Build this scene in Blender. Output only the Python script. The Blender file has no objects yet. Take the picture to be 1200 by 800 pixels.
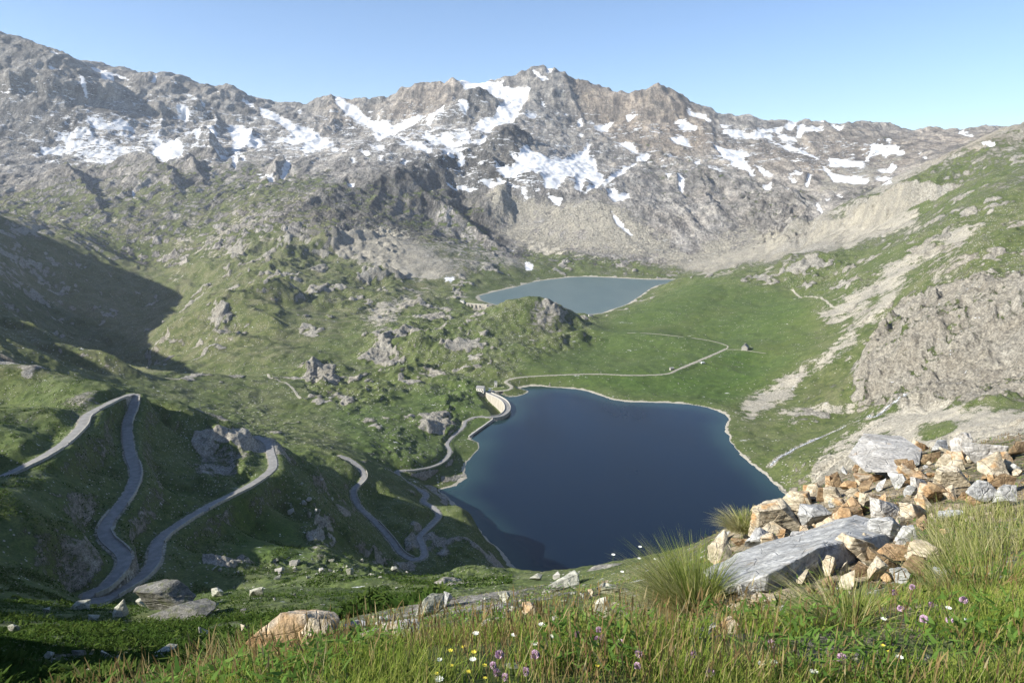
import bpy, bmesh, math, random
import numpy as np
from mathutils import Vector, Matrix, noise as mnoise

random.seed(7)
rng = np.random.default_rng(7)
scene = bpy.context.scene
COL = scene.collection

# ------------------------------------------------------------------ camera
EYE = 240.0                       # metres above the near lake
PITCH = math.radians(12.4)
FOC = 838.0                       # focal length, in widths of 1/1200 of the frame
cam_d = bpy.data.cameras.new('camera')
cam = bpy.data.objects.new('camera', cam_d)
COL.objects.link(cam)
cam.location = (0, 0, EYE)
cam.rotation_euler = (math.radians(90) - PITCH, 0, 0)
cam_d.sensor_width = 36.0
cam_d.lens = 36.0 * FOC / 1200.0
cam_d.clip_start = 0.1
cam_d.clip_end = 30000
scene.camera = cam
CP, SP = math.cos(PITCH), math.sin(PITCH)

def survey(px, py):
    """bearing u = x/y and slope t = dz/y of a sight line of the survey photograph"""
    cx, cy = (px - 600.0) / FOC, (400.0 - py) / FOC
    y = CP + cy * SP
    return cx / y, (-SP + cy * CP) / y

def at(px, py, Y):
    u, t = survey(px, py)
    return Vector((u * Y, Y, EYE + t * Y))

def at_z(px, py, z):
    u, t = survey(px, py)
    return at(px, py, (z - EYE) / t)

def reproject(u, t):
    """inverse of survey, on arrays"""
    # y*(cy*CP - SP) ... solve t = (-SP + cy CP)/(CP + cy SP)
    cy = (t * CP + SP) / (CP - t * SP)
    y = CP + cy * SP
    return 600.0 + FOC * u * y, 400.0 - FOC * cy

# ------------------------------------------------------------------ object helpers
def tag(o, label=None, cat=None, group=None, kind=None):
    if label: o['label'] = label
    if cat: o['category'] = cat
    if group: o['group'] = group
    if kind: o['kind'] = kind
    return o

def mesh_obj(name, verts, faces, mats, parent=None, smooth=False, face_mat=None):
    me = bpy.data.meshes.new(name)
    me.from_pydata([tuple(v) for v in verts], [], [tuple(f) for f in faces])
    for m in (mats if isinstance(mats, (list, tuple)) else [mats]):
        me.materials.append(m)
    if smooth:
        me.polygons.foreach_set('use_smooth', [True] * len(me.polygons))
    if face_mat is not None:
        me.polygons.foreach_set('material_index', face_mat)
    me.update()
    o = bpy.data.objects.new(name, me)
    COL.objects.link(o)
    if parent is not None:
        o.parent = parent
    return o

def np_mesh(name, V, F, mats, smooth=True, parent=None, colors=None, face_mat=None):
    """V (n,3) float, F (m,k) int"""
    me = bpy.data.meshes.new(name)
    n, (m, k) = len(V), F.shape
    me.vertices.add(n)
    me.vertices.foreach_set('co', np.ascontiguousarray(V, dtype=np.float32).ravel())
    me.loops.add(m * k)
    me.loops.foreach_set('vertex_index', np.ascontiguousarray(F, dtype=np.int32).ravel())
    me.polygons.add(m)
    me.polygons.foreach_set('loop_start', np.arange(0, m * k, k, dtype=np.int32))
    me.polygons.foreach_set('loop_total', np.full(m, k, dtype=np.int32))
    if smooth:
        me.polygons.foreach_set('use_smooth', np.ones(m, dtype=bool))
    for mt in (mats if isinstance(mats, (list, tuple)) else [mats]):
        me.materials.append(mt)
    if face_mat is not None:
        me.polygons.foreach_set('material_index', np.asarray(face_mat, dtype=np.int32))
    for cname, arr in (colors or {}).items():
        at_ = me.attributes.new(cname, 'FLOAT_COLOR', 'POINT')
        at_.data.foreach_set('color', np.ascontiguousarray(arr, dtype=np.float32).ravel())
    me.update(calc_edges=True)
    o = bpy.data.objects.new(name, me)
    COL.objects.link(o)
    if parent is not None:
        o.parent = parent
    return o

def empty(name, loc, rz=0.0):
    o = bpy.data.objects.new(name, None)
    o.empty_display_size = 0.3
    COL.objects.link(o)
    o.location = loc
    o.rotation_euler = (0, 0, rz)
    return o

# ------------------------------------------------------------------ gradient noise
_perm = np.random.default_rng(11).permutation(256).astype(np.int32)
_perm = np.concatenate([_perm, _perm])
_ga = np.linspace(0, 2 * np.pi, 256, endpoint=False)
_GX, _GY = np.cos(_ga).astype(np.float32), np.sin(_ga).astype(np.float32)

def perlin(x, y, seed=0):
    x = x + seed * 17.31
    y = y + seed * 7.77
    xf, yf = np.floor(x), np.floor(y)
    xi, yi = xf.astype(np.int32) & 255, yf.astype(np.int32) & 255
    fx, fy = (x - xf).astype(np.float32), (y - yf).astype(np.float32)
    u = fx * fx * fx * (fx * (fx * 6 - 15) + 10)
    v = fy * fy * fy * (fy * (fy * 6 - 15) + 10)
    xi1 = (xi + 1) & 255
    yi1 = (yi + 1) & 255
    a, b = _perm[xi], _perm[xi1]
    def g(h, dx, dy):
        return _GX[h] * dx + _GY[h] * dy
    n00 = g(_perm[a + yi], fx, fy)
    n10 = g(_perm[b + yi], fx - 1, fy)
    n01 = g(_perm[a + yi1], fx, fy - 1)
    n11 = g(_perm[b + yi1], fx - 1, fy - 1)
    nx0 = n00 + u * (n10 - n00)
    nx1 = n01 + u * (n11 - n01)
    return (nx0 + v * (nx1 - nx0)) * 1.5

def sstep(a, b, x):
    t = np.clip((x - a) / (b - a), 0, 1)
    return t * t * (3 - 2 * t)

# ------------------------------------------------------------------ routes and shores (surveyed points)
def catmull(pts, step):
    pts = [Vector(p) for p in pts]
    out = []
    P = [pts[0] * 2 - pts[1]] + pts + [pts[-1] * 2 - pts[-2]]
    for i in range(1, len(P) - 2):
        p0, p1, p2, p3 = P[i - 1], P[i], P[i + 1], P[i + 2]
        n = max(1, int((p2 - p1).length / step))
        for k in range(n):
            t = k / n
            out.append(0.5 * ((2 * p1) + (p2 - p0) * t + (2 * p0 - 5 * p1 + 4 * p2 - p3) * t * t
                              + (3 * p1 - p0 - 3 * p2 + p3) * t * t * t))
    out.append(pts[-1])
    return out

ROAD_A = [at(*p) for p in [
    (-60, 585, 208), (20, 548, 222), (66, 525, 240), (95, 501, 272), (102, 486, 290), (125, 474, 315), (145, 464, 336),
    (157, 463, 344), (156, 477, 330), (149, 498, 312), (152, 530, 278), (159, 553, 258), (150, 580, 238),
    (125, 612, 216), (124, 628, 207), (144, 649, 198), (143, 664, 191), (122, 686, 182), (104, 694, 179),
    (100, 702, 176), (118, 703, 177), (145, 690, 185), (167, 675, 194), (180, 658, 205), (183, 640, 217),
    (192, 627, 226), (215, 610, 239), (250, 590, 260), (290, 570, 286), (312, 556, 307), (320, 545, 322),
    (317, 530, 346), (313, 518, 368), (300, 512, 382)]]
ROAD_B = [at(*p) for p in [
    (398, 532, 460), (412, 540, 455), (424, 550, 446), (426, 562, 435), (414, 574, 420), (420, 592, 404), (440, 612, 390),
    (458, 632, 374), (470, 648, 360), (485, 655, 353), (497, 650, 357), (495, 638, 370), (492, 628, 384),
    (505, 615, 405), (514, 604, 424), (508, 594, 441), (496, 588, 455), (499, 578, 470)]] + \
    [at(482, 569, 492), at(466, 557, 523)] + [at_z(*p) for p in [
    (468, 551, 17), (490, 550, 14), (515, 543, 10), (527, 530, 6.5), (524, 520, 5), (530, 512, 3.6), (543, 500, 3.2),
    (546, 493, 3.0), (560, 488, 3.0), (576, 489, 3.0)]]
DAM_CREST = [at_z(px, py, 3.0) for px, py in [
    (576, 489), (586, 487.5), (593, 483), (595, 477.5), (592, 471), (585, 466), (577, 462.5), (571, 459.5)]]
ROAD_C = [at_z(*p) for p in [
    (571, 459.5, 3.0), (574, 457.5, 3.2), (585, 458, 3.6), (597, 456, 4), (599, 452, 4.5), (593, 447.5, 5.5), (600, 443.5, 7), (620, 441, 8),
    (660, 439, 8.5), (700, 438, 8.5), (740, 439.5, 8), (780, 438, 8), (796, 432, 9), (825, 420, 11.5), (850, 409, 14)]]
TRACK = [at_z(*p) for p in [
    (735, 390, 16), (760, 390.5, 17), (795, 394, 18), (832, 399, 17), (852, 405, 15), (852, 409, 14.2), (868, 409.5, 15), (878, 411, 16), (898, 414, 16)]]
PATH_D = [at(*p) for p in [(926, 346, 1330), (945, 358, 1225), (968, 369, 1110), (985, 375, 1050)]]
PATH_E = [at(*p) for p in [(313, 428, 905), (318, 440, 850), (338, 455, 785), (352, 467, 735)]]

SHORE_1 = [at_z(px, py, 0.0) for px, py in [
    (515, 574), (536, 569), (546, 560), (545, 547), (551, 536), (560, 527), (561, 518), (551, 514), (556, 509), (578, 494),
    (590, 491), (598, 484), (600, 477), (596, 469), (588, 464.5), (578, 461), (590, 465), (606, 464.5), (621, 458), (608, 455), (622, 452.5), (655, 454), (680, 456.5), (700, 462), (720, 468.5),
    (740, 471), (780, 472), (815, 474.5), (840, 481), (854, 490), (850, 501), (856, 516), (870, 535), (890, 551), (905, 565),
    (918, 577), (926, 600), (905, 640), (860, 690), (790, 715), (710, 722), (640, 700), (607, 668), (590, 647), (561, 620), (533, 590)]]
SHORE_2 = [at_z(px, py, -10.0) for px, py in [
    (562, 346.5), (575, 343), (590, 339.5), (606, 336), (625, 330.5), (650, 327), (680, 324.3), (720, 325.5), (760, 327.5), (803, 328.3), (770, 334.5),
    (748, 348), (733, 357), (715, 363), (704, 367), (690, 369), (672, 367), (650, 368), (620, 366), (590, 359), (566, 352.5)]]

# ------------------------------------------------------------------ levelled heights of the land (bearing px, py, distance)
CTRL = [
 # viewpoint slope
 (600,800,2.2),(400,800,2.2),(800,800,2.2),(1000,800,2.2),(1133,800,2.2),(1250,800,2.2),(262,800,2.7),(300,752,4.6),(350,738,6.2),
 (420,742,6),(450,750,5),(200,835,3.6),(150,870,5),(60,910,4.5),(-60,910,4.5),(150,845,9),(66,855,9),(-60,860,9),(205,830,7),(150,818,14),(66,822,14),(-60,825,14),(225,800,12),(235,785,17),(255,772,14),(-60,790,24),(-60,750,35),(600,745,5),(600,712,10),(560,704,18),(650,688,22),(740,690,20),
 (700,703,12),(700,742,5.5),(800,742,5),(500,722,9),(500,706,14),(850,705,5.2),(950,708,4.8),(1050,695,4.8),(1133,672,4.6),(1230,650,4.6),
 (850,652,10),(880,640,8.5),(960,645,7),(1050,610,7.5),(950,605,9.5),(880,612,11),(950,575,12),(1020,540,13),(1060,532,13),(1133,522,13),(1230,505,13),
 (880,690,30),(1000,640,32),(1133,600,32),(1230,580,32),(700,740,45),(600,735,45),(800,735,40),
 # slope below, left
 (66,795,22),(150,795,20),(66,745,32),(150,750,32),(215,770,24),(66,728,55),(140,738,55),(225,730,44),(225,705,75),(66,718,95),(-60,720,60),(-100,715,110),
 (300,745,30),(300,702,68),(300,668,215),(230,668,205),(250,655,215),(400,722,38),(400,699,72),(400,670,190),(480,697,105),(480,682,200),(450,707,68),(530,697,115),
 (340,722,45),(500,737,45),(300,690,120),(400,690,120),(230,700,110),(150,730,100),(66,712,130),
 (540,665,300),(570,652,375),(600,680,380),(520,682,270),(500,674,330),
 (320,600,295),(375,600,300),(375,642,262),(330,645,238),(300,655,228),(440,646,335),(480,674,300),(500,678,300),(460,670,300),(440,664,300),(400,600,355),(380,560,385),(360,540,402),
 (215,640,230),(225,622,243),(280,622,264),(245,612,252),
 (190,560,286),(195,575,265),(190,600,243),(200,540,305),(200,522,325),(180,620,226),(176,560,278),(172,530,298),(165,600,235),
 (270,530,338),(265,560,312),(225,540,318),(215,487,352),(252,492,360),(285,505,362),(305,530,350),(190,500,345),(178,480,342),(220,560,292),(250,575,285),
 (0,470,340),(-80,470,320),(66,442,362),(30,432,366),(0,425,372),(-100,415,362),(66,480,310),(66,500,270),(0,500,250),(0,560,205),(66,560,218),(66,600,196),(66,640,178),(0,630,170),(-100,600,165),
 (90,540,247),(110,570,236),(105,600,212),(120,540,262),(135,560,250),(90,650,184),(100,670,183),(66,685,165),(0,690,140),(120,450,352),(66,480,450),(150,480,430),(220,500,520),(0,480,450),(270,530,430),(130,640,204),(128,560,256),
 # lower left hillside
 (260,470,700),(300,505,530),(340,522,480),(360,505,590),(330,480,690),(350,500,610),(450,480,705),(500,500,655),(450,520,575),(540,470,765),(480,440,850),(520,420,950),(540,440,860),
 (380,445,850),(400,410,1050),(350,412,1000),(450,418,1000),(470,400,1010),(420,455,790),(400,480,690),(400,500,610),(430,535,520),(450,545,520),(510,520,620),(480,535,560),
 (495,565,520),(530,556,555),(540,530,612),(470,590,415),(450,575,430),(470,560,490),(440,590,420),
 (560,600,440),(540,600,425),(530,620,395),(560,640,385),(520,640,372),(480,620,385),(465,610,395),
 (535,490,700),(560,478,740),(565,470,775),(550,480,735),(580,478,735),
 # valley on the left
 (130,447,1150),(200,450,900),(260,440,820),(200,400,1350),(185,360,1800),(190,320,2150),(200,300,2200),(250,380,1250),(290,345,1350),(330,400,1100),(330,360,1350),
 (300,320,1700),(380,340,1500),(430,350,1450),(430,380,1200),(420,330,1700),(470,340,1600),(270,400,1120),(260,350,1480),(250,310,1900),
 (66,430,1250),(66,380,1600),(66,300,1900),(66,270,2200),(150,400,1500),(140,320,1950),(100,350,1750),(110,290,2050),(20,320,1700),(-80,235,1600),(-200,170,1500),(-260,120,1600),(-80,330,1000),(0,390,1150),
 (-200,250,900),(-60,240,2200),(30,270,2300),(0,210,2900),
 # knolls between the lakes
 (575,365,1160),(600,354,1150),(630,352,1150),(655,360,1150),(668,376,1130),(600,400,1000),(600,430,885),(680,405,1040),(660,430,905),(720,387,1180),(700,376,1260),(650,372,1250),(600,368,1300),(570,372,1250),
 (480,390,1080),(480,374,1200),(505,362,1400),(530,354,1490),(545,372,1220),(560,400,1010),(620,415,950),(540,345,1620),(500,345,1600),
 (560,365,1468),(549,364,1462),(570,367,1450),(558,367,1410),(546,366,1400),
 # meadow
 (740,420,960),(800,400,1080),(850,400,1085),(900,380,1120),(870,340,1380),(820,340,1400),(780,365,1260),(760,385,1150),(850,440,868),(880,430,905),(800,450,836),(740,452,830),(690,445,850),(640,444,850),
 (810,324,1660),(860,317,1640),(920,300,1600),(980,290,1500),(1060,278,1350),(1133,255,1180),(930,320,1420),(950,345,1250),(950,380,1050),
 (1000,330,1150),(1000,380,950),(1050,380,840),(1040,350,900),(1133,300,850),(1100,305,930),(1080,270,1250),
 (1010,475,680),(1080,470,620),(1133,470,560),(1020,420,740),(1080,400,690),(1133,390,660),(960,440,800),(900,460,800),(930,480,720),(990,440,770),(980,475,690),(1005,400,830),
 (1060,466,608),(1040,478,622),(1000,494,636),(960,513,622),(930,528,602),(905,545,575),(940,545,560),(960,545,545),(1000,530,520),(1060,500,490),(1133,482,455),(1010,560,440),(950,590,470),
 (1133,530,330),(1050,560,360),(930,610,420),
 (1230,470,450),(1230,380,600),(1230,290,800),(1230,240,1100),(1230,169,1500),(1330,460,450),(1330,250,900),(1330,166,1500),
 # far shore and middle mountains
 (620,308,2250),(700,300,2150),(760,303,2120),(820,305,2050),(860,305,1950),(900,312,1780),(850,325,1720),(780,325,1960),
 (470,212,2700),(360,247,2300),(385,234,2400),(430,234,2500),(500,200,2850),(515,199,2900),(560,252,2750),(530,224,2950),(350,300,1900),(420,290,1950),(500,290,2000),(560,310,1900),(600,300,2150),(520,325,1750),
 (300,270,2150),(330,250,2250),(230,280,2300),(280,230,2700),
 (430,190,3100),(500,172,3350),(400,205,2900),(560,205,2850),(545,190,3150),(580,172,3250),(602,162,3300),(614,174,3250),(600,192,3050),(625,185,3100),(560,186,3300),(590,165,3500),(640,170,3500),
 (650,205,2950),(620,205,2850),(680,190,3350),(620,232,2850),(660,240,2700),(600,130,4000),(575,150,3700),(560,121,4150),(560,132,4000),(545,120,4300),(585,112,4400),
 # skyline
 (-100,35,3900),(0,47,3900),(66,67,3900),(100,86,4000),(130,98,4100),(165,95,4200),(200,95,4200),(235,101,4250),(265,108,4300),(310,123,4400),(360,126,4500),(385,119,4500),(430,125,4600),(480,111,4600),(515,103,4600),(530,97,4600),(545,103,4650),
 (585,102,4800),(610,102,4800),(622,87,4700),(636,84,4700),(650,89,4700),(665,98,4700),(700,113,4700),(730,121,4700),(755,119,4600),(772,107,4500),(790,116,4500),(820,135,4600),(860,146,4800),(880,151,5000),(910,150,5000),(950,148,4700),(985,155,4600),(1010,152,4400),(1030,149,4300),(1060,157,4300),(1090,159,4200),(1133,159,4000),(1200,155,3900),(1320,145,3900),
 # flanks
 (66,180,3300),(66,120,3600),(150,135,3750),(150,172,3450),(250,140,4000),(250,170,3650),(330,168,3800),(330,145,4050),(400,162,4000),(430,145,4250),(66,235,2700),(150,220,2850),(200,212,3000),(225,200,3150),(300,222,2900),(260,240,2600),(180,245,2600),(120,250,2500),(340,205,3050),
 (480,140,4200),(640,120,4300),(700,145,4200),(650,150,3900),(690,170,3600),(760,150,3950),(760,190,3400),(760,225,2950),(720,235,2750),(700,270,2420),(760,270,2400),(800,300,2120),(720,210,3050),(705,235,2650),
 (780,200,3250),(820,200,3150),(850,180,3550),(850,240,2700),(800,245,2650),(870,290,2180),(900,232,2600),(930,200,3000),(900,180,3600),(900,160,4000),(950,222,2700),(960,180,3700),(1000,170,3750),(1050,190,3050),(1000,200,3000),(930,265,2150),(1050,165,3800),
 (1133,175,1600),(1080,205,1750),(1030,222,1850),(990,242,1950),(960,262,2000),(1133,225,1350),(1080,255,1450),(1010,278,1600),(950,292,1700),(1133,185,2400),(1050,225,2300),
]
_sy = [(-120,3800),(66,3900),(130,4100),(265,4300),(385,4500),(530,4600),(636,4700),(730,4650),(772,4500),(830,4600),(880,4900),(950,4700),(1030,4300),(1133,4000),(1300,3900)]
def _sky_y(px): return float(np.interp(px, [q[0] for q in _sy], [q[1] for q in _sy]))
SKYLINE = [(px, py, _sky_y(px)) for px, py in [
 (-120,24),(-60,33),(0,44),(40,53),(66,61),(78,68.5),(90,74.5),(105,83.5),(120,86.5),(138,91),(150,92.5),(162,90.4),(180,89),(195,89),(216,93),(234,97),(252,101.5),(267,102),(285,109),(300,114),(318,118),(336,120.4),
 (354,121.6),(372,118.6),(380,114.4),(396,115.6),(418,119),(439,118),(454,116.5),(466,110.5),(487,101.5),(505,98.5),(512,97),(520,98.5),(526,94),(531,91),(537,95),(550,97),(568,98.5),(592,96.4),(604,95),(613,97),(616,89.5),
 (620.5,82),(626,79),(632.5,78.4),(640,80),(652,85),(664,92.5),(679,97),(700,102.4),(715,107.5),(730,113),(745,115),(757,112.5),(765,105),(772,101.5),(780,105.5),(786,111.5),(798,119),(813,128),(831,134.6),(855,141),(870,145.4),
 (880.5,143),(892,146),(909,144.5),(930,144.5),(951,143),(966,144.5),(973,150.5),(990,149),(1008,145),(1035,143.6),(1044,147.5),(1065,153),(1095,152.6),(1110,154),(1132,154),(1160,150),(1200,153),(1300,146)]]
HID = [(u, Y, z) for u in (-1.2, -.7, -.35, 0, .35, .7, 1.2) for Y, z in ((6800, 260), (9000, 150))] + \
      [(-1.2, 5000, 1150), (-1.3, 3000, 800), (-1.3, 1500, 480), (1.3, 3000, 520), (1.3, 1500, 350), (1.3, 600, 260), (-1.2, 500, 220), (-1.2, 200, 200),
       (1.2, 100, 225), (-1.2, 60, 215), (-1.2, 20, 232), (1.2, 30, 232)] + \
      [(u, Y, EYE - 1.72) for u in (-1.2, -.6, 0, .6, 1.2) for Y in (0.7, 1.2)]

pts, val = [], []
def _add(u, Y, z):
    pts.append((u, math.log(Y)))
    val.append((z - EYE + 1.7) / Y)
for px, py, Y in CTRL:
    u, t = survey(px, py)
    _add(u, Y, EYE + t * Y)
for u, Y, z in HID:
    _add(u, Y, z)
for poly in (ROAD_A, ROAD_B, ROAD_C, TRACK):
    for p in poly:
        _add(p.x / p.y, p.y, p.z)
for poly, zz in ((SHORE_1, 0.6), (SHORE_2, -9.4)):
    for p in poly:
        _add(p.x / p.y, p.y, zz)
KX, KY = 8.4, 12.0
P = np.array(pts) * (KX, KY)
# drop near-duplicates
keep = []
for i in range(len(P)):
    if all((P[i, 0] - P[j, 0]) ** 2 + (P[i, 1] - P[j, 1]) ** 2 > 0.0016 for j in keep):
        keep.append(i)
P, VAL = P[keep], np.array(val)[keep]
nP = len(P)
def _phi(r2):
    return 0.5 * r2 * np.log(r2 + 1e-12)
D2 = ((P[:, None, :] - P[None, :, :]) ** 2).sum(-1)
A = np.zeros((nP + 3, nP + 3))
A[:nP, :nP] = _phi(D2) + np.eye(nP) * 0.003
A[:nP, nP] = 1; A[:nP, nP + 1:] = P
A[nP, :nP] = 1; A[nP + 1:, :nP] = P.T
W = np.linalg.solve(A, np.concatenate([VAL, np.zeros(3)]))
def tps(u, ly):
    q = np.stack([u.ravel() * KX, ly.ravel() * KY], 1)
    out = np.empty(len(q))
    for s in range(0, len(q), 4000):
        c = q[s:s + 4000]
        d = ((c[:, None, :] - P[None]) ** 2).sum(-1)
        out[s:s + 4000] = _phi(d) @ W[:nP] + W[nP] + c @ W[nP + 1:]
    return out.reshape(u.shape)

# ------------------------------------------------------------------ survey grid: fan of bearings x rings of distance
def ring(a, b, n):
    return np.exp(np.linspace(math.log(a), math.log(b), n, endpoint=False))
YS = np.concatenate([ring(.8, 3, 50), ring(3, 30, 230), ring(30, 120, 230), ring(120, 450, 430), ring(450, 900, 320),
                     ring(900, 2000, 340), ring(2000, 5300, 560), ring(5300, 9000, 30), [9000.0]])
US = np.concatenate([-np.geomspace(5, .9, 40), np.arange(-.88, .8801, .0016), np.geomspace(.9, 5, 40)])
NR, NC = len(YS), len(US)
cu = np.linspace(-1.25, 1.25, 220)
cl = np.linspace(math.log(.7), math.log(9200), 420)
CU, CL = np.meshgrid(cu, cl)
TG = tps(CU, CL)
def sample_base(u, ly):
    """cubic-smooth lookup of the levelled heights"""
    fu = (np.clip(u, -1.2, 1.2) - cu[0]) / (cu[1] - cu[0])
    fl = (ly - cl[0]) / (cl[1] - cl[0])
    iu = np.clip(np.floor(fu).astype(int), 1, len(cu) - 3); il = np.clip(np.floor(fl).astype(int), 1, len(cl) - 3)
    a, b = fu - iu, fl - il
    def wts(t):
        return (-.5*t+t*t-.5*t**3, 1-2.5*t*t+1.5*t**3, .5*t+2*t*t-1.5*t**3, -.5*t*t+.5*t**3)
    wa, wb = wts(a), wts(b)
    out = 0
    for j in range(4):
        row = 0
        for i in range(4):
            row = row + wa[i] * TG[il - 1 + j, iu - 1 + i]
        out = out + wb[j] * row
    return out
Ug = np.repeat(US[None], NR, 0)
Yg = np.repeat(YS[:, None], NC, 1)
X = Ug * Yg
Yc = Yg
S = sample_base(Ug, np.log(Yg))
Z = S * Yg + EYE - 1.7
BASE_T = (Z - EYE) / Yg
PX, PY = reproject(Ug, BASE_T)
# ------------------------------------------------------------------ ground cover map (what grows or lies where)
MX0, MY0, MW, MH = -120, 20, 1440, 800
def new_map(v):
    return np.full((MH, MW), v, dtype=np.float32)
_yy, _xx = np.mgrid[0:MH, 0:MW]
def fill(m, poly, v, soft=0.0, add=False):
    p = np.array(poly, dtype=float) - (MX0, MY0)
    x0, x1 = int(max(0, p[:, 0].min() - 2)), int(min(MW, p[:, 0].max() + 3))
    y0, y1 = int(max(0, p[:, 1].min() - 2)), int(min(MH, p[:, 1].max() + 3))
    if x1 <= x0 or y1 <= y0: return
    gx = _xx[y0:y1, x0:x1] ; gy = _yy[y0:y1, x0:x1]
    acc = np.zeros(gx.shape, dtype=np.float32)
    for ox, oy in ((.25, .25), (.75, .25), (.25, .75), (.75, .75)):
        ins = np.zeros(gx.shape, dtype=bool)
        qx, qy = gx + ox, gy + oy
        for k in range(len(p)):
            ax, ay = p[k]; bx, by = p[(k + 1) % len(p)]
            if ay == by: continue
            c = ((ay > qy) != (by > qy)) & (qx < (bx - ax) * (qy - ay) / (by - ay) + ax)
            ins ^= c
        acc += ins * .25
    m[y0:y1, x0:x1] = m[y0:y1, x0:x1] * (1 - acc) + v * acc
def blur(m, r):
    if r < 1: return m
    for _ in range(3):
        for ax in (0, 1):
            pad = [(0, 0), (0, 0)]; pad[ax] = (r + 1, r)
            c = np.cumsum(np.pad(m, pad, mode='edge'), axis=ax, dtype=np.float64)
            n = m.shape[ax]; w = 2 * r + 1
            hi = np.take(c, np.arange(w, w + n), axis=ax); lo = np.take(c, np.arange(0, n), axis=ax)
            m = ((hi - lo) / w).astype(np.float32)
    return m
def lookup(m, px, py):
    fx = np.clip(px - MX0 - .5, 0, MW - 1.01); fy = np.clip(py - MY0 - .5, 0, MH - 1.01)
    ix, iy = fx.astype(np.int32), fy.astype(np.int32)
    a, b = (fx - ix).astype(np.float32), (fy - iy).astype(np.float32)
    return (m[iy, ix] * (1 - a) + m[iy, ix + 1] * a) * (1 - b) + (m[iy + 1, ix] * (1 - a) + m[iy + 1, ix + 1] * a) * b

# --- snow fields
SNOW = new_map(0)
def snow(off, k, polys, v=1.0):
    for p in polys:
        fill(SNOW, [(off[0] + x / k, off[1] + y / k) for x, y in p], v)
Z3 = 3.3333
snow((60, 40), Z3, [
 [(150,132),(230,158),(290,172),(298,184),(270,190),(220,172),(160,150)],[(195,170),(245,185),(250,215),(220,222),(200,210)],[(110,200),(130,210),(147,265),(135,265)],
 [(0,165),(45,178),(40,195),(0,193)],[(0,85),(45,105),(40,110),(0,102)],[(60,415),(100,400),(150,440),(200,460),(240,490),(200,485),(150,465),(90,440)],
 [(160,405),(230,420),(290,450),(280,460),(220,440)],[(190,490),(230,510),(240,530),(215,525)],[(300,470),(360,490),(370,515),(345,510)],[(265,512),(320,520),(325,530),(275,522)],
 [(-40,450),(45,460),(48,485),(-40,482)],[(125,480),(160,488),(155,495)],[(320,610),(328,640),(325,665),(316,640)],
 [(370,415),(410,410),(440,430),(470,420),(480,450),(520,490),(515,500),(440,505),(390,480),(410,450),(400,425)],[(490,315),(530,330),(545,345),(520,348),(495,335)],
 [(520,393),(548,393),(545,403),(520,403)],[(465,205),(500,215),(492,228)],[(505,235),(552,265),(547,278),(510,247)],[(550,278),(574,280),(572,298),(552,296)],[(585,298),(602,310),(607,332),(595,325)],
 [(395,178),(418,190),(407,230),(390,236),(405,205)],[(365,183),(382,185),(376,203)],[(294,193),(309,199),(304,222)],[(605,375),(650,400),(640,440),(625,450)],
 [(695,360),(740,358),(780,385),(790,420),(840,430),(800,455),(760,440),(725,470),(705,455),(715,420),(695,390)],[(740,260),(790,278),(802,294),(760,282)],
 [(810,288),(850,300),(900,325),(940,350),(950,365),(1000,370),(1050,405),(1110,430),(1050,450),(1000,470),(975,460),(990,430),(940,440),(880,430),(840,440),(900,410),(950,410),(930,385),(880,345),(830,325)],
 [(630,480),(690,490),(695,498),(640,490)],[(665,455),(685,460),(690,480)],[(730,475),(760,495),(755,505),(735,490)],[(550,440),(575,470),(590,430),(595,425),(590,465),(575,485)],
 [(708,480),(728,485),(722,545),(710,520)],[(790,560),(850,575),(875,595),(855,610),(845,590)],[(935,510),(950,520),(905,590),(893,585)],[(1105,265),(1140,270),(1200,310),(1200,350),(1150,320),(1110,285)],
 [(735,233),(780,243),(776,256)],[(1160,585),(1185,590),(1180,610),(1160,605)],[(868,498),(892,505),(880,514)],[(908,503),(932,508),(920,517)],[(1090,448),(1132,452),(1100,464)],
 [(640,240),(662,247),(655,256)],[(690,262),(712,268),(706,278)],[(960,300),(985,306),(970,318)],[(820,255),(842,262),(835,275)]])
snow((60, 40), Z3, [[(135,320),(190,325),(240,345),(280,338),(325,370),(328,412),(280,405),(230,400),(180,385),(140,370)],[(20,395),(120,380),(370,470),(360,530),(180,520),(20,470)]], .62)
snow((60, 40), Z3, [[(600,350),(700,340),(1130,420),(1000,480),(800,500),(620,490)]], .0) if False else None
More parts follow.
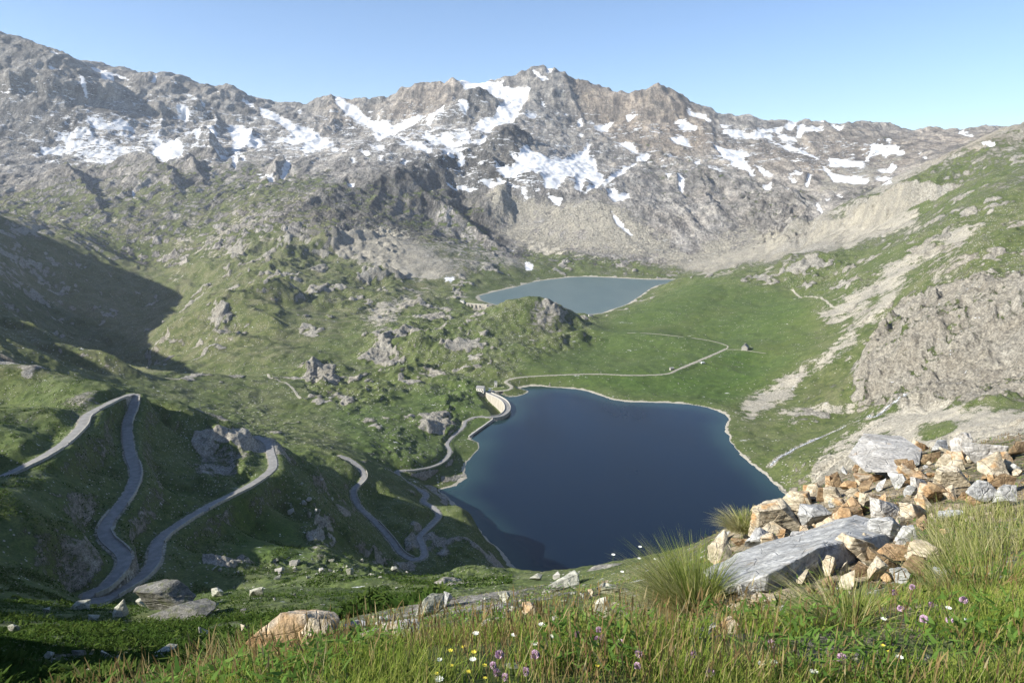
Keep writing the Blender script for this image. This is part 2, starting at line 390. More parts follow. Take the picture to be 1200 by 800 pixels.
snow((400, 40), Z3, [
 [(0,268),(40,285),(70,300),(100,330),(130,340),(200,365),(260,345),(330,325),(340,337),(280,362),(220,392),(160,402),(130,392),(125,372),(80,362),(30,327),(0,302)],
 [(120,404),(190,400),(150,419)],[(220,408),(290,428),(352,455),(347,470),(270,447)],[(310,410),(330,390),(380,410),(400,395),(430,410),(440,430),(540,425),(560,398),(572,405),(552,436),(480,441),(420,441),(340,426)],
 [(450,405),(490,395),(505,410),(480,425),(455,420)],[(380,455),(420,450),(480,459),(410,473)],[(75,458),(125,470),(95,480)],[(130,440),(165,431),(167,451),(140,456)],[(435,275),(475,257),(483,276),(450,287)],
 [(460,324),(490,320),(492,338),(465,339)],[(370,300),(400,310),(395,340),(370,360),(340,375),(330,365),(375,330)],
 [(450,183),(500,190),(570,193),(640,188),(622,203),(690,213),(742,225),(727,260),(700,300),(672,352),(640,357),(600,366),(572,392),(518,386),(530,360),(560,340),(600,330),(610,300),(640,260),(600,250),(560,230),(530,215),(500,232),(485,225),(470,205)],
 [(743,148),(762,155),(772,165),(800,178),(812,190),(782,202),(768,180)],[(800,149),(827,152),(822,163),(800,161)],[(720,314),(767,317),(757,334),(725,331)],[(773,260),(792,268),(802,296),(790,291)],[(868,316),(882,321),(876,329)],
 [(920,343),(942,350),(942,372),(923,370)],[(985,374),(1020,364),(1040,354),(1060,344),(1066,355),(1030,386),(1000,391)],[(1110,320),(1150,316),(1152,326),(1115,346)],[(918,398),(947,404),(942,414)],
 [(1083,430),(1110,427),(1152,460),(1157,477),(1128,471)],[(1148,490),(1200,478),(1200,496),(1150,507)],
 [(650,475),(690,490),(720,450),(770,480),(830,490),(880,490),(930,470),(970,435),(962,475),(970,490),(990,485),(997,540),(1022,560),(1022,580),(990,622),(948,626),(985,590),(950,570),(937,622),(908,617),(920,580),(900,560),(870,570),(850,590),(842,607),(788,602),(795,575),(780,550),(730,540),(700,555),(660,570),(640,570),(600,540),(660,530),(690,510)],
 [(400,603),(430,603),(462,633),(420,627)],[(445,603),(470,593),(500,618),(547,628),(500,632)],[(538,588),(582,586),(622,623),(590,624)],[(605,573),(640,588),(652,604),(620,602)],[(698,613),(717,620),(730,657),(715,647)],
 [(798,633),(867,648),(852,682),(830,667)],[(1030,580),(1080,545),(1150,510),(1157,516),(1100,552),(1040,592)],[(1038,618),(1060,608),(1080,638),(1122,633),(1127,657),(1070,667),(1045,652)],
 [(1045,680),(1060,698),(1102,750),(1142,795),(1120,793),(1070,742)],[(25,583),(57,588),(40,612)],[(228,515),(257,498),(252,517)],[(0,450),(30,455),(10,465)],[(35,490),(58,500),(45,515)],[(145,482),(160,480),(155,505)]])
snow((780, 80), Z3, [
 [(83,158),(100,173),(130,178),(177,213),(172,224),(120,197),(88,187)],[(28,210),(60,201),(122,235),(117,252),(60,237)],[(3,278),(60,268),(107,305),(60,312)],
 [(213,238),(290,248),(340,268),(422,263),(412,287),(330,282),(270,270),(230,257)],[(350,250),(400,240),(457,235),(452,250),(370,260)],[(398,290),(480,303),(540,318),(604,358),(592,362),(530,332),(470,317)],
 [(430,253),(500,268),(512,287),(450,277)],[(513,230),(542,228),(527,282),(513,277)],[(535,238),(612,233),(617,252),(540,259)],[(638,230),(709,233),(675,259)],[(468,222),(522,213),(490,247),(463,240)],[(203,216),(267,230),(230,235)],
 [(183,308),(240,323),(310,328),(332,352),(300,352),(352,417),(330,412),(260,372),(215,347)],[(343,383),(380,393),(434,430),(400,430)],[(463,423),(517,452),(500,457)],[(543,470),(558,420),(569,425),(558,472)],
 [(378,453),(412,448),(412,492),(383,490)],[(108,370),(130,360),(144,385),(120,392)],[(48,433),(72,438),(70,497),(50,492)],[(478,415),(532,410),(532,432),(490,427)],
 [(800,303),(830,298),(860,318),(890,313),(934,335),(927,347),(880,337),(860,352),(840,337),(810,332),(790,357),(778,352),(800,330)],[(640,348),(700,358),(777,370),(772,387),(720,382),(640,392)],
 [(608,388),(660,418),(720,428),(802,440),(782,457),(700,452),(650,442)],[(823,400),(870,393),(880,370),(907,385),(882,422),(838,414)],[(808,435),(850,428),(892,450),(840,457)],[(853,283),(882,290),(877,302)],
 [(638,478),(697,515),(682,520)],[(603,506),(652,522),(630,527)],[(583,538),(597,530),(617,570),(608,580)],[(1138,261),(1200,268),(1200,282),(1160,282)],[(998,350),(1024,355),(1017,369)],[(983,338),(995,338),(992,357)],[(458,468),(484,490),(470,497)],
 [(1230,290),(1290,300),(1280,315),(1240,305)],[(0,420),(30,425),(10,440)],[(715,340),(745,345),(740,352)]])
snow((780, 80), Z3, [[(150,395),(200,383),(252,405),(200,414)]], .6)
snow((400, 280), Z3, [[(402,146),(447,150),(430,167),(404,162)],[(715,90),(752,105),(745,120),(720,117)],[(640,55),(680,58),(670,66)]])
_belt = new_map(0)
fill(_belt, [(-100,95),(66,95),(300,135),(420,128),(560,120),(760,140),(1000,160),(1080,172),(1000,213),(900,200),(800,205),(700,225),(600,232),(400,192),(250,198),(66,205),(-100,200)], .235)
fill(_belt, [(66,130),(180,130),(370,150),(400,190),(240,190),(66,205)], .34); fill(_belt, [(410,140),(560,150),(570,172),(520,195),(400,165)], .37); fill(_belt, [(590,195),(720,200),(720,225),(600,235),(520,225)], .34)
SNOW = np.maximum(SNOW, blur(_belt, 6))
SNOW = blur(SNOW, 1) * .75 + SNOW * .25

# --- grass, scree, bare rock
GRASS = new_map(.12)
SCREE = new_map(.0)
ROCK = new_map(.25)         # how much bare outcrop breaks the turf
LUSH = new_map(.35)         # lush meadow green (1) or dry dull alpine turf (0)
WARM = new_map(.25)         # brownish rock (1) or grey rock (0)
fill(GRASS, [(-120,300),(66,285),(180,285),(300,250),(400,262),(480,322),(540,325),(600,312),(700,322),(800,322),(860,312),(950,298),(1060,283),(1133,256),(1320,190),(1320,900),(-120,900)], .9)
fill(GRASS, [(-120,235),(66,225),(330,205),(400,215),(480,325),(300,255),(180,290),(66,290),(-120,300)], .6)
fill(GRASS, [(66,190),(330,185),(330,210),(66,228)], .38)
fill(GRASS, [(330,225),(400,218),(520,230),(560,260),(600,315),(480,325),(400,262),(330,255)], .45)
fill(GRASS, [(600,270),(700,300),(820,312),(800,325),(620,322)], .62)
fill(GRASS, [(960,265),(1000,235),(1080,205),(1133,175),(1320,120),(1320,195),(1133,255),(1060,280),(985,285)], .66)
fill(GRASS, [(730,160),(860,190),(930,240),(960,270),(930,290),(860,240),(760,235)], .28)
for p in [[(690,235),(722,240),(795,290),(825,315),(740,305),(690,300),(640,250)],[(560,235),(640,235),(700,300),(620,300),(580,275)],[(400,272),(470,270),(545,325),(440,325),(400,300)],
          [(425,365),(500,335),(515,340),(490,350),(445,388)],[(820,290),(870,260),(940,290),(850,318),(800,320)],[(955,265),(1060,240),(1085,268),(1000,285),(925,296)],[(900,305),(922,298),(892,330)]]:
    fill(SCREE, p, .75)
fill(ROCK, [(1060,262),(1320,200),(1320,320),(1133,335),(1070,330)], .5)
for p in [[(1075,290),(1133,262),(1160,262),(1090,310)],[(1020,345),(1075,300),(1080,312),(1035,350)],[(1090,330),(1133,300),(1133,312),(1100,338)],[(945,425),(1005,398),(1008,404),(950,436)],[(960,372),(1040,310),(1100,282),(1062,322),(1000,372),(975,387)],[(985,387),(1050,340),(1040,362),(1000,394)],[(865,482),(900,455),(930,430),(1000,395),(1008,405),(940,442),(930,467),(880,492)],
          [(900,480),(1000,468),(1010,485),(920,492)]]:
    fill(SCREE, p, .8)
fill(SCREE, [(945,560),(960,530),(1010,495),(1070,470),(1133,485),(1320,470),(1320,640),(900,640)], .85)
fill(SCREE, [(1045,250),(1062,255),(1130,305),(1120,312),(1050,262)], .5)
# stone gullies in the left hand flanks
for p in [[(118,212),(124,210),(134,262),(150,280),(142,284),(128,262)],[(212,212),(218,212),(224,245),(232,262),(222,262)],[(232,262),(224,262),(205,310),(198,330),(206,330)],[(330,240),(300,258),(215,300),(200,322),(214,308),(306,264)],
          [(180,290),(172,284),(150,262),(146,268)],[(200,300),(250,300),(260,292),(210,296)],[(300,262),(268,268),(240,290),(250,292)]]:
    fill(SCREE, p, .7)
for p, v in [([(1010,430),(1028,392),(1058,356),(1100,340),(1140,330),(1320,300),(1320,450),(1133,475),(1080,478),(1040,474),(1010,480)], 1),([(925,305),(960,300),(1000,310),(1012,335),(960,340),(920,335)], .8),
             ([(868,232),(945,228),(948,285),(900,290),(868,262)], .95),([(790,215),(840,215),(845,280),(790,262)], .9),([(240,375),(262,355),(292,397),(260,402)], 1),([(360,430),(402,440),(397,467),(358,457)], 1),
             ([(565,370),(600,355),(660,358),(668,378),(640,388),(600,388)], .85),([(664,393),(702,403),(702,422),(670,414)], .8),([(215,503),(262,498),(302,520),(290,570),(240,580),(224,545)], .7),
             ([(345,605),(382,600),(392,640),(375,657)], 1),([(420,345),(560,345),(690,360),(700,420),(600,450),(420,460)], .5),([(440,390),(520,370),(540,400),(520,420),(470,440),(440,425)], .8),([(390,450),(440,440),(470,470),(400,485)], .7),([(230,650),(490,662),(488,672),(230,662)], 1),
             ([(440,505),(480,500),(500,540),(455,540)], .55),([(540,490),(560,470),(520,470),(500,500),(520,515)], .75),([(560,660),(600,690),(560,700),(510,690),(500,660),(530,650)], .6),
             ([(250,270),(330,235),(440,225),(480,300),(400,330),(260,340)], .6),([(66,480),(150,480),(150,560),(66,560)], .3),([(66,600),(110,600),(100,640),(66,640)], .3),([(690,712),(850,700),(860,745),(700,750)], .6),([(480,700),(560,690),(620,720),(560,740),(480,735)], .5),
             ([(380,300),(480,330),(440,380),(340,350)], .5),([(520,440),(560,450),(560,470),(500,460)], .6),([(-120,700),(240,690),(230,800),(-120,800)], .1),
             ([(850,600),(940,540),(1133,500),(1320,470),(1320,600),(1070,620),(1050,680),(900,700),(820,720),(840,650)], .8)]:
    fill(ROCK, p, v)
ROCK = np.maximum(ROCK, 0)
_t = new_map(0); fill(_t, [(66,500),(300,470),(420,555),(610,665),(560,700),(240,650),(66,690)], .44); ROCK = np.maximum(ROCK, _t)
for p in [[(690,385),(820,328),(930,345),(960,380),(930,430),(870,470),(740,465),(640,448),(600,430),(700,400)]]:
    fill(ROCK, p, 0.0); fill(LUSH, p, .75)
fill(LUSH, [(640,446),(740,465),(850,475),(900,440),(880,400),(780,438)], .95)
fill(ROCK, [(870,470),(930,430),(960,380),(1010,400),(1000,500),(930,545),(860,520)], .1)
fill(LUSH, [(-120,440),(66,440),(300,500),(600,640),(600,800),(-120,800)], .55)
fill(LUSH, [(380,480),(560,440),(580,500),(540,560),(440,560)], .7)
fill(LUSH, [(-120,440),(66,440),(180,440),(330,420),(420,380),(520,345),(560,310),(400,230),(66,200),(-120,200)], .08)
fill(LUSH, [(930,465),(1010,400),(1010,450),(960,480)], .05)
fill(LUSH, [(280,600),(345,610),(365,655),(270,650)], .95); fill(ROCK, [(280,605),(345,610),(362,652),(270,648)], .02)
fill(LUSH, [(430,690),(560,690),(700,675),(760,690),(760,800),(430,800)], .5)
fill(LUSH, [(960,460),(1133,250),(1320,150),(1320,260),(1020,430)], .2)
for p, v in [([(480,100),(540,90),(540,130),(470,150),(440,135)], .8),([(660,85),(800,105),(860,180),(760,190),(680,140)], .95),([(860,170),(960,150),(1133,155),(1320,150),(1133,180),(960,220),(860,200)], .7),
             ([(380,118),(420,118),(430,150),(370,160)], .7),([(1000,330),(1133,260),(1320,230),(1320,480),(1133,480),(1000,480)], .45),([(830,600),(1320,450),(1320,800),(800,720)], 1.)]:
    fill(WARM, p, v)
for p in [[(1075,500),(1110,488),(1125,505),(1080,518)],[(1000,520),(1040,503),(1045,512),(1005,532)],[(985,500),(1040,478),(1050,484),(990,510)]]:
    fill(SCREE, p, .0)
fill(SCREE, [(1010,190),(1060,180),(1040,215),(1000,225),(960,230),(960,205)], .6)
fill(GRASS, [(1080,560),(1133,540),(1320,500),(1320,800),(1060,690)], .9)
fill(GRASS, [(1010,430),(1028,392),(1058,356),(1100,340),(1140,330),(1320,300),(1320,450),(1133,475),(1080,478),(1040,474),(1010,480)], .36)
for _p in [[(1055,380),(1085,395),(1092,445),(1072,448)],[(1105,355),(1128,362),(1115,405)],[(1090,412),(1118,425),(1100,445)],[(1020,455),(1040,430),(1045,470)],[(1060,500),(1110,485),(1133,500),(1075,522)],[(995,520),(1040,500),(1050,512),(1000,535)]]:
    fill(GRASS, _p, .95)
for _p in [[(222,505),(262,500),(298,520),(285,568),(240,578)],[(350,602),(380,598),(392,645),(372,656)],[(618,352),(660,357),(668,380),(640,388),(622,380)],[(100,478),(118,474),(112,495),(98,505)],[(70,470),(110,452),(130,458),(90,480)]]:
    fill(GRASS, _p, .38)
GRASS, SCREE, ROCK, LUSH, WARM = blur(GRASS, 7), blur(SCREE, 5), blur(ROCK, 4), blur(LUSH, 6), blur(WARM, 8)

DARK = new_map(.36)         # dark (1) to pale (0) rock; also paints shade on spur, knobs and cliffs
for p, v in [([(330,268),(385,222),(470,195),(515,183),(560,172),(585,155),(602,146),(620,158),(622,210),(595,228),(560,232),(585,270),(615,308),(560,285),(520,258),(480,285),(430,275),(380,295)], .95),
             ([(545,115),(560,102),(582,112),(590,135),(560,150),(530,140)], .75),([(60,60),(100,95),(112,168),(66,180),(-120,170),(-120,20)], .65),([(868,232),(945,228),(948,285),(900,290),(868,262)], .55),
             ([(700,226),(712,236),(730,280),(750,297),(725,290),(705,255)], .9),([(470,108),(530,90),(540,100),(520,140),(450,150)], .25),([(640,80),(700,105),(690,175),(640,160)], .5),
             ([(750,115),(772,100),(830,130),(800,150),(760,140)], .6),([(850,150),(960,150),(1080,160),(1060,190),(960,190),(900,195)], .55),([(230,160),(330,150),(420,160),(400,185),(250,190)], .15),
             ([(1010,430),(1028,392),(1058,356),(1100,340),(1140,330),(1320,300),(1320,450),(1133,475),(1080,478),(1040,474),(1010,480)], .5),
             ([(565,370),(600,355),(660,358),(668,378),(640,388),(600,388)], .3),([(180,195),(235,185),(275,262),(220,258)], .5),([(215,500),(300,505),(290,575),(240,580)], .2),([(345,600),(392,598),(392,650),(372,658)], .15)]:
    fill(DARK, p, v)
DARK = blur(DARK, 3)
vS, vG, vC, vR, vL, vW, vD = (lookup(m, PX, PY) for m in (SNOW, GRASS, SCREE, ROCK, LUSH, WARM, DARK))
# ------------------------------------------------------------------ crests: sharp roof-shaped spurs rising out of the levelled land
def crest(pl, sl, sr, k=None):
    global Z
    q = [at(*c) for c in pl]
    ys = [c.y for c in q]; xs = [c.x for c in q]
    H = max(60.0, .15 * max(ys))
    r0, r1 = np.searchsorted(YS, min(ys) - H * 1.6), np.searchsorted(YS, max(ys) + H * 1.6)
    us = [(x + e) / y for x, y in zip(xs, ys) for e in (-H, H)]
    c0, c1 = np.searchsorted(US, min(us)), np.searchsorted(US, max(us))
    s = (slice(r0, r1), slice(c0, c1))
    x, y = X[s], Yg[s]
    ym = np.mean(ys); l1 = .02 * ym
    wx = perlin(x / l1, y / l1, 41) * l1 * .35 + perlin(x / l1 * 2.7, y / l1 * 2.7, 42) * l1 * .16
    x = x + wx; y = y + perlin(x / l1, y / l1, 43) * l1 * .3
    best = np.full(x.shape, -1e9)
    for a, b in zip(q[:-1], q[1:]):
        vx, vy = b.x - a.x, b.y - a.y
        t = np.clip(((x - a.x) * vx + (y - a.y) * vy) / (vx * vx + vy * vy + 1e-9), 0, 1)
        dx, dy = x - a.x - t * vx, y - a.y - t * vy
        d = np.hypot(dx, dy)
        m_ = sl + (sr - sl) * sstep(-.6, .6, dx / (d + 1e-6))
        best = np.maximum(best, a.z + t * (b.z - a.z) - d * m_ - np.maximum(d - .5 * H, 0) * 3)
    kk = k or .008 * ym
    h_ = np.clip(.5 + .5 * (best - Z[s]) / kk, 0, 1)
    Z[s] = Z[s] * (1 - h_) + best * h_ + kk * h_ * (1 - h_)
for pl, a_, b_ in [
    ([(560,104,4100),(546,120,4000),(530,138,3850)], .6, 1.0), ([(560,104,4100),(574,114,4080),(584,128,4000),(580,140,3900)], .6, .9),
    ([(572,172,3150),(588,156,3240),(602,148,3300),(612,155,3320),(617,175,3200),(610,196,3050)], .6, 1.1),
    ([(510,185,2900),(535,178,3000),(556,172,3060),(572,184,3000),(584,203,2900),(592,216,2800)], .6, 1.05),
    ([(470,200,2720),(490,195,2780),(502,189,2850),(514,184,2900)], .55, .9),
    ([(470,200,2720),(498,225,2600),(525,246,2520),(545,263,2450),(575,287,2300),(606,307,2200)], .5, .8),
    ([(470,200,2720),(440,215,2600),(410,226,2450),(385,226,2400),(350,250,2250),(320,266,2150)], .5, .6),
    ([(225,187,3150),(232,205,3000),(242,228,2830),(262,252,2600),(272,264,2500)], .55, .95),([(240,148,3500),(247,165,3400),(249,187,3250)], .55, 1.2),
    ([(165,180,3150),(185,191,3020),(202,206,2900),(213,231,2750),(221,257,2550)], .5, .95),([(80,196,2900),(98,218,2750),(118,248,2500),(128,266,2380)], .5, 1.0),
    ([(332,188,3100),(316,214,2900),(300,240,2650),(284,263,2450)], .55, .8),([(66,62,3900),(88,105,3720),(100,135,3600),(110,166,3450)], .5, 1.1),
    ([(700,226,2750),(712,240,2650),(722,262,2500),(738,285,2300),(748,296,2200)], .6, .8),
    ([(772,102,4500),(764,130,4300),(750,160,4000),(736,190,3600)], .65, .85),([(772,102,4500),(798,124,4400),(814,150,4150),(830,166,3900)], .65, .95),
    ([(622,82,4700),(636,79,4700),(650,84,4690),(665,94,4660)], .8, .8),([(636,79,4700),(632,100,4550),(628,120,4400),(624,146,4100)], .8, .9),([(662,94,4650),(670,125,4400),(680,150,4150),(690,176,3800)], .7, .9),
    ([(700,108,4650),(712,135,4350),(722,162,4000)], .65, .85),([(530,92,4600),(520,115,4450),(505,136,4250)], .7, .9),([(480,106,4600),(470,130,4400),(455,150,4150)], .65, .9),
    ([(385,114,4500),(392,140,4250),(372,166,3900)], .6, .9),([(310,118,4400),(300,145,4000),(290,166,3700)], .65, .95),([(265,103,4300),(255,130,4050),(246,160,3700)], .65, .95),
    ([(200,90,4200),(195,120,4000),(186,150,3700)], .65, .9),([(130,93,4100),(140,125,3900),(150,150,3650)], .65, .9),
    ([(850,208,3100),(870,232,2700),(890,256,2450),(900,281,2250)], .7, .9),([(950,143,4700),(940,166,4300)], .7, .8),([(1030,144,4300),(1010,170,3900),(988,191,3500)], .6, .8),([(820,204,3000),(830,235,2750),(842,270,2400)], .7, .9),
    ([(905,150,4900),(915,170,4300),(930,190,3700)], .6, .8),([(1133,176,1600),(1080,206,1750),(1030,223,1850),(990,243,1950)], .5, .6),
    ([(205,486,350),(225,486,356),(252,491,362),(285,503,364),(303,512,362)], .5, .8),([(66,443,360),(100,451,356),(128,459,350)], .5, .8),
    ([(572,364,1165),(600,351,1150),(632,347,1150),(656,355,1150),(668,371,1140)], .45, .9),([(440,408,1000),(470,387,1070),(500,375,1150),(535,366,1220)], .4, .65),
    ([(455,444,840),(480,427,880),(520,421,920),(555,424,900)], .4, .65),([(360,427,900),(385,421,930),(402,429,910)], .5, .7),([(440,499,640),(470,488,670),(498,494,655)], .5, .7),([(520,464,760),(548,455,800)], .5, .7),
    ([(245,372,1270),(268,348,1340),(292,337,1380),(330,328,1420)], .6, .7),([(330,294,1850),(380,280,1950),(430,268,2050)], .5, .6),([(400,324,1650),(445,310,1720)], .5, .7),([(640,398,1010),(680,388,1060),(705,395,1060)], .4, .6),
    ([(352,610,292),(368,600,294),(386,604,298)], .9, 1.0),
    ([(1058,352,880),(1035,392,800),(1015,430,735),(1014,462,690)], 1.2, .3),([(1100,338,830),(1085,380,740),(1082,430,660)], 1.0, .4)]:
    crest(pl, a_, b_)
for i in range(0, len(SKYLINE) - 1, 4):
    crest(SKYLINE[max(0, i - 1):i + 6], .6, .6, 10.0)

far = sstep(1900, 2500, Yg)                    # 1 in the mountain range
near = 1 - sstep(25, 60, Yg)

# ------------------------------------------------------------------ relief: many scales of noise, each only where the grid can carry it
rough = 0.045 + .13 * vR + .035 * far * (1 - .75 * vC) - .03 * vC
rough = np.where(Yg < 60, .02 + .04 * vR, rough)
rough = np.clip(rough, .012, .3).astype(np.float32)
ridge_amp = (far * (1 - vC) * .05 + vR ** 1.5 * (1 - far) * .17).astype(np.float32)
ridge_amp[YS < 45] *= .3
Xf, Yf = X.astype(np.float32), Yg.astype(np.float32)
dz = np.zeros_like(Xf)
lam = 640.0
k = 0
while lam > .09:
    lo, hi = lam / .06, lam / .0045
    r0, r1 = np.searchsorted(YS, lo * .6), np.searchsorted(YS, hi * 1.5)
    if r1 > r0:
        sl = slice(r0, r1)
        lo = lo * (1 + 1.3 * far[sl])
        w = (sstep(lo * .6, lo * 1.3, Yf[sl]) * (1 - sstep(hi * .7, hi * 1.5, Yf[sl]))).astype(np.float32)
        # warp so that ribs and gullies do not run straight
        x, y = Xf[sl] / lam, Yf[sl] / lam
        wx = perlin(x * .5, y * .5, 31 + k) * .6
        n = perlin(x + wx, y - wx, k)
        rid = .5 - np.abs(perlin(x * 1.3 + wx * 1.2, y * (.45 + .55 * (1 - far[sl])) + wx, 50 + k)) * 1.6
        dz[sl] += lam * w * (rough[sl] * n + ridge_amp[sl] * rid)
    lam *= .5
    k += 1

# couloirs and ribs down the fall line of the big faces
s_ = slice(np.searchsorted(YS, 2000), NR)
for L_, A_ in ((300, 34), (130, 19), (56, 9), (25, 4.5), (12, 2.2)):
    xx, yy_ = Xf[s_] / L_, Yf[s_] / (L_ * 4.5)
    wv = perlin(xx * .35, yy_ * .9, 61) * .9
    rid = .42 - np.abs(perlin(xx + wv, yy_ + wv, 62 + L_))
    dz[s_] += rid * A_ * far[s_] * (1 - .85 * vC[s_]) * (1 - .75 * np.clip(vS[s_], 0, 1))

# ribs and runnels on the flanks of the side valley, and the fractured cliff on the right
RIB, CLIFF = new_map(0), new_map(0)
fill(RIB, [(-120,190),(66,200),(330,200),(400,240),(400,300),(330,340),(330,400),(250,425),(120,450),(-120,440)], 1)
fill(CLIFF, [(1005,430),(1026,390),(1056,354),(1100,336),(1140,326),(1320,296),(1320,455),(1133,480),(1080,482),(1038,478),(1005,484)], 1)
fill(CLIFF, [(868,232),(945,228),(948,285),(900,290),(868,262)], .8); fill(CLIFF, [(920,300),(1010,305),(1015,338),(920,340)], .5)
for p, v in [([(222,505),(262,500),(298,520),(285,568),(240,578)], .35),([(350,602),(380,598),(392,645),(372,656)], .45),([(618,352),(660,357),(668,380),(640,388),(622,380)], .55)]:
    fill(CLIFF, p, v)
vB, vK = lookup(blur(RIB, 8), PX, PY) * (1 - .75 * np.clip(vS, 0, 1)), lookup(blur(CLIFF, 4), PX, PY)
vB = np.where(Yg > 600, vB, 0); vK = np.where(Yg > 180, vK, 0)
s_ = slice(np.searchsorted(YS, 190), np.searchsorted(YS, 4200))
for L_, A_ in ((120, 24), (52, 12), (22, 5), (10, 2)):
    ac, al = (Yf[s_] + .45 * Xf[s_]) / L_, (Xf[s_] - .45 * Yf[s_]) / (L_ * 3.5)
    wv = perlin(ac * .4, al * 1.3, 161) * .8
    dz[s_] += (.42 - np.abs(perlin(ac + wv, al + wv, 162 + L_))) * A_ * vB[s_] * (1 - .5 * far[s_])
for L_, A_ in ((52, 11), (23, 6.5), (10, 3.4), (4.6, 1.5)):
    ac, al = Xf[s_] / L_, Yf[s_] / (L_ * 2.6)
    wv = perlin(ac * .6, al * 1.3, 171) * .9
    dz[s_] += (.42 - np.abs(perlin(ac + wv, al + wv, 172 + L_))) * A_ * vK[s_] * np.where(Yf[s_] > 1500, 2, 1)

# rounded rock knolls breaking out of the turf (ice-polished bosses)
outc = np.zeros_like(Xf)
sl = slice(np.searchsorted(YS, 130), np.searchsorted(YS, 2300))
x, y = Xf[sl], Yf[sl]
sc = np.clip(y / 900, .25, 2.0)
wq = perlin(x / 40, y / 40, 71) * 12
n = .62 * perlin((x + wq) / (70 * 1), (y - wq) / 95, 72) + .4 * perlin((x + wq) / 26, (y - wq) / 34, 73) + .22 * perlin(x / 10, y / 13, 74)
thr = .52 - .60 * vR[sl]
m = sstep(thr, thr + .16, n)
m *= sstep(0.03, .15, vR[sl])
outc[sl] = m
dz[sl] += m * sc * (.9 * (.4 - np.abs(perlin(x / 7, y / 7, 76))) * 2 + 1.1 * (.4 - np.abs(perlin(x / 13, y / 16, 77))) * 2)
dz[sl] += m * sc * (1.3 + 2.2 * perlin(x / 22, y / 22, 75)) * (.5 + vR[sl])

# ------------------------------------------------------------------ lakes and roads shape the ground
def poly_sd(poly, mask):
    """signed distance, negative inside, for the masked grid points"""
    px_, py_ = X[mask], Yg[mask]
    best = np.full(px_.shape, 1e9); ins = np.zeros(px_.shape, dtype=bool)
    for i in range(len(poly)):
        a, b = poly[i], poly[(i + 1) % len(poly)]
        ax, ay, bx, by = a.x, a.y, b.x, b.y
        vx, vy = bx - ax, by - ay
        t = np.clip(((px_ - ax) * vx + (py_ - ay) * vy) / (vx * vx + vy * vy + 1e-9), 0, 1)
        d = (px_ - ax - t * vx) ** 2 + (py_ - ay - t * vy) ** 2
        best = np.minimum(best, d)
        if ay != by:
            ins ^= ((ay > py_) != (by > py_)) & (px_ < vx * (py_ - ay) / (by - ay) + ax)
    return np.where(ins, -1, 1) * np.sqrt(best)
def smooth_loop(poly, step):
    q = catmull(list(poly) + [poly[0]], step)
    return q[:-1]
SHORE_1S, SHORE_2S = smooth_loop(SHORE_1, 9), smooth_loop(SHORE_2, 18)
shore_rim = np.zeros_like(Xf)
Z0 = Z.copy()
Z = Z + dz
for poly, wl, reach in ((SHORE_1S, 0.0, 26), (SHORE_2S, -10.0, 60)):
    xs = [p.x for p in poly]; ys = [p.y for p in poly]
    mask = (X > min(xs) - reach) & (X < max(xs) + reach) & (Yg > min(ys) - reach) & (Yg < max(ys) + reach)
    d = poly_sd(poly, mask)
    d = d + perlin(X[mask] / 14, Yg[mask] / 14, 90) * 1.6 + perlin(X[mask] / 5, Yg[mask] / 5, 91) * .7
    w = sstep(0, reach, d)
    zt = Z[mask]
    out = wl + .12 + d * .16
    zo = np.where(d < reach, out * (1 - w) + np.maximum(zt, out * (1 - w) + zt * w) * w, zt)
    zi = wl - np.minimum(14, .05 - .38 * d) - .1
    Z[mask] = np.where(d > 0, zo, np.where(d > -2, wl - .1 + np.minimum(d * .3, 0), zi))
    rw = (3.6 if wl == 0 else 10) * np.clip(.9 + 1.1 * perlin(X[mask] / 45, Yg[mask] / 45, 94), .25, 2)
    shore_rim[mask] = np.maximum(shore_rim[mask], (1 - sstep(rw * .55, rw, d + perlin(X[mask] / 6, Yg[mask] / 6, 92) * rw * .4)) * (d > -3))

def carve(route, half, shoulder, zoff):
    """bench the ground under a route; returns distance to it"""
    best = np.full(X.shape, 1e6, dtype=np.float32)
    zz = np.zeros(X.shape, dtype=np.float32)
    R = half + shoulder
    for a, b in zip(route[:-1], route[1:]):
        y0, y1 = min(a.y, b.y) - R, max(a.y, b.y) + R
        r0, r1 = np.searchsorted(YS, y0), np.searchsorted(YS, y1)
        if r1 <= r0: continue
        us = [(a.x - R) / y0, (a.x - R) / y1, (b.x - R) / y0, (b.x - R) / y1, (a.x + R) / y0, (a.x + R) / y1, (b.x + R) / y0, (b.x + R) / y1]
        c0, c1 = np.searchsorted(US, min(us)), np.searchsorted(US, max(us))
        if c1 <= c0: continue
        s = (slice(r0, r1), slice(c0, c1))
        vx, vy = b.x - a.x, b.y - a.y
        t = np.clip(((X[s] - a.x) * vx + (Yg[s] - a.y) * vy) / (vx * vx + vy * vy + 1e-9), 0, 1)
        d = np.sqrt((X[s] - a.x - t * vx) ** 2 + (Yg[s] - a.y - t * vy) ** 2)
        z = a.z + t * (b.z - a.z)
        upd = d < best[s]
        best[s] = np.where(upd, d, best[s]); zz[s] = np.where(upd, z, zz[s])
    w = 1 - sstep(half, half + shoulder, best)
    global Z
    Z = np.where(best < half, zz - zoff, Z * (1 - w) + (zz - zoff) * w)
    return best
ROUTES = {n: catmull(r, 2.0) for n, r in (('a', ROAD_A), ('b', ROAD_B), ('c', ROAD_C), ('t', TRACK), ('d', DAM_CREST))}
def smooth_z(r, n):
    z = np.array([p.z for p in r]); kk = np.ones(n) / n
    zp = np.pad(z, (n // 2, n // 2), mode='edge')
    z2 = np.convolve(zp, kk, 'valid')[:len(z)]
    for p, q in zip(r, z2): p.z = float(q)
smooth_z(ROUTES['a'], 15); smooth_z(ROUTES['b'], 15)
d_a = carve(ROUTES['a'], 2.9, 7.0, .3)
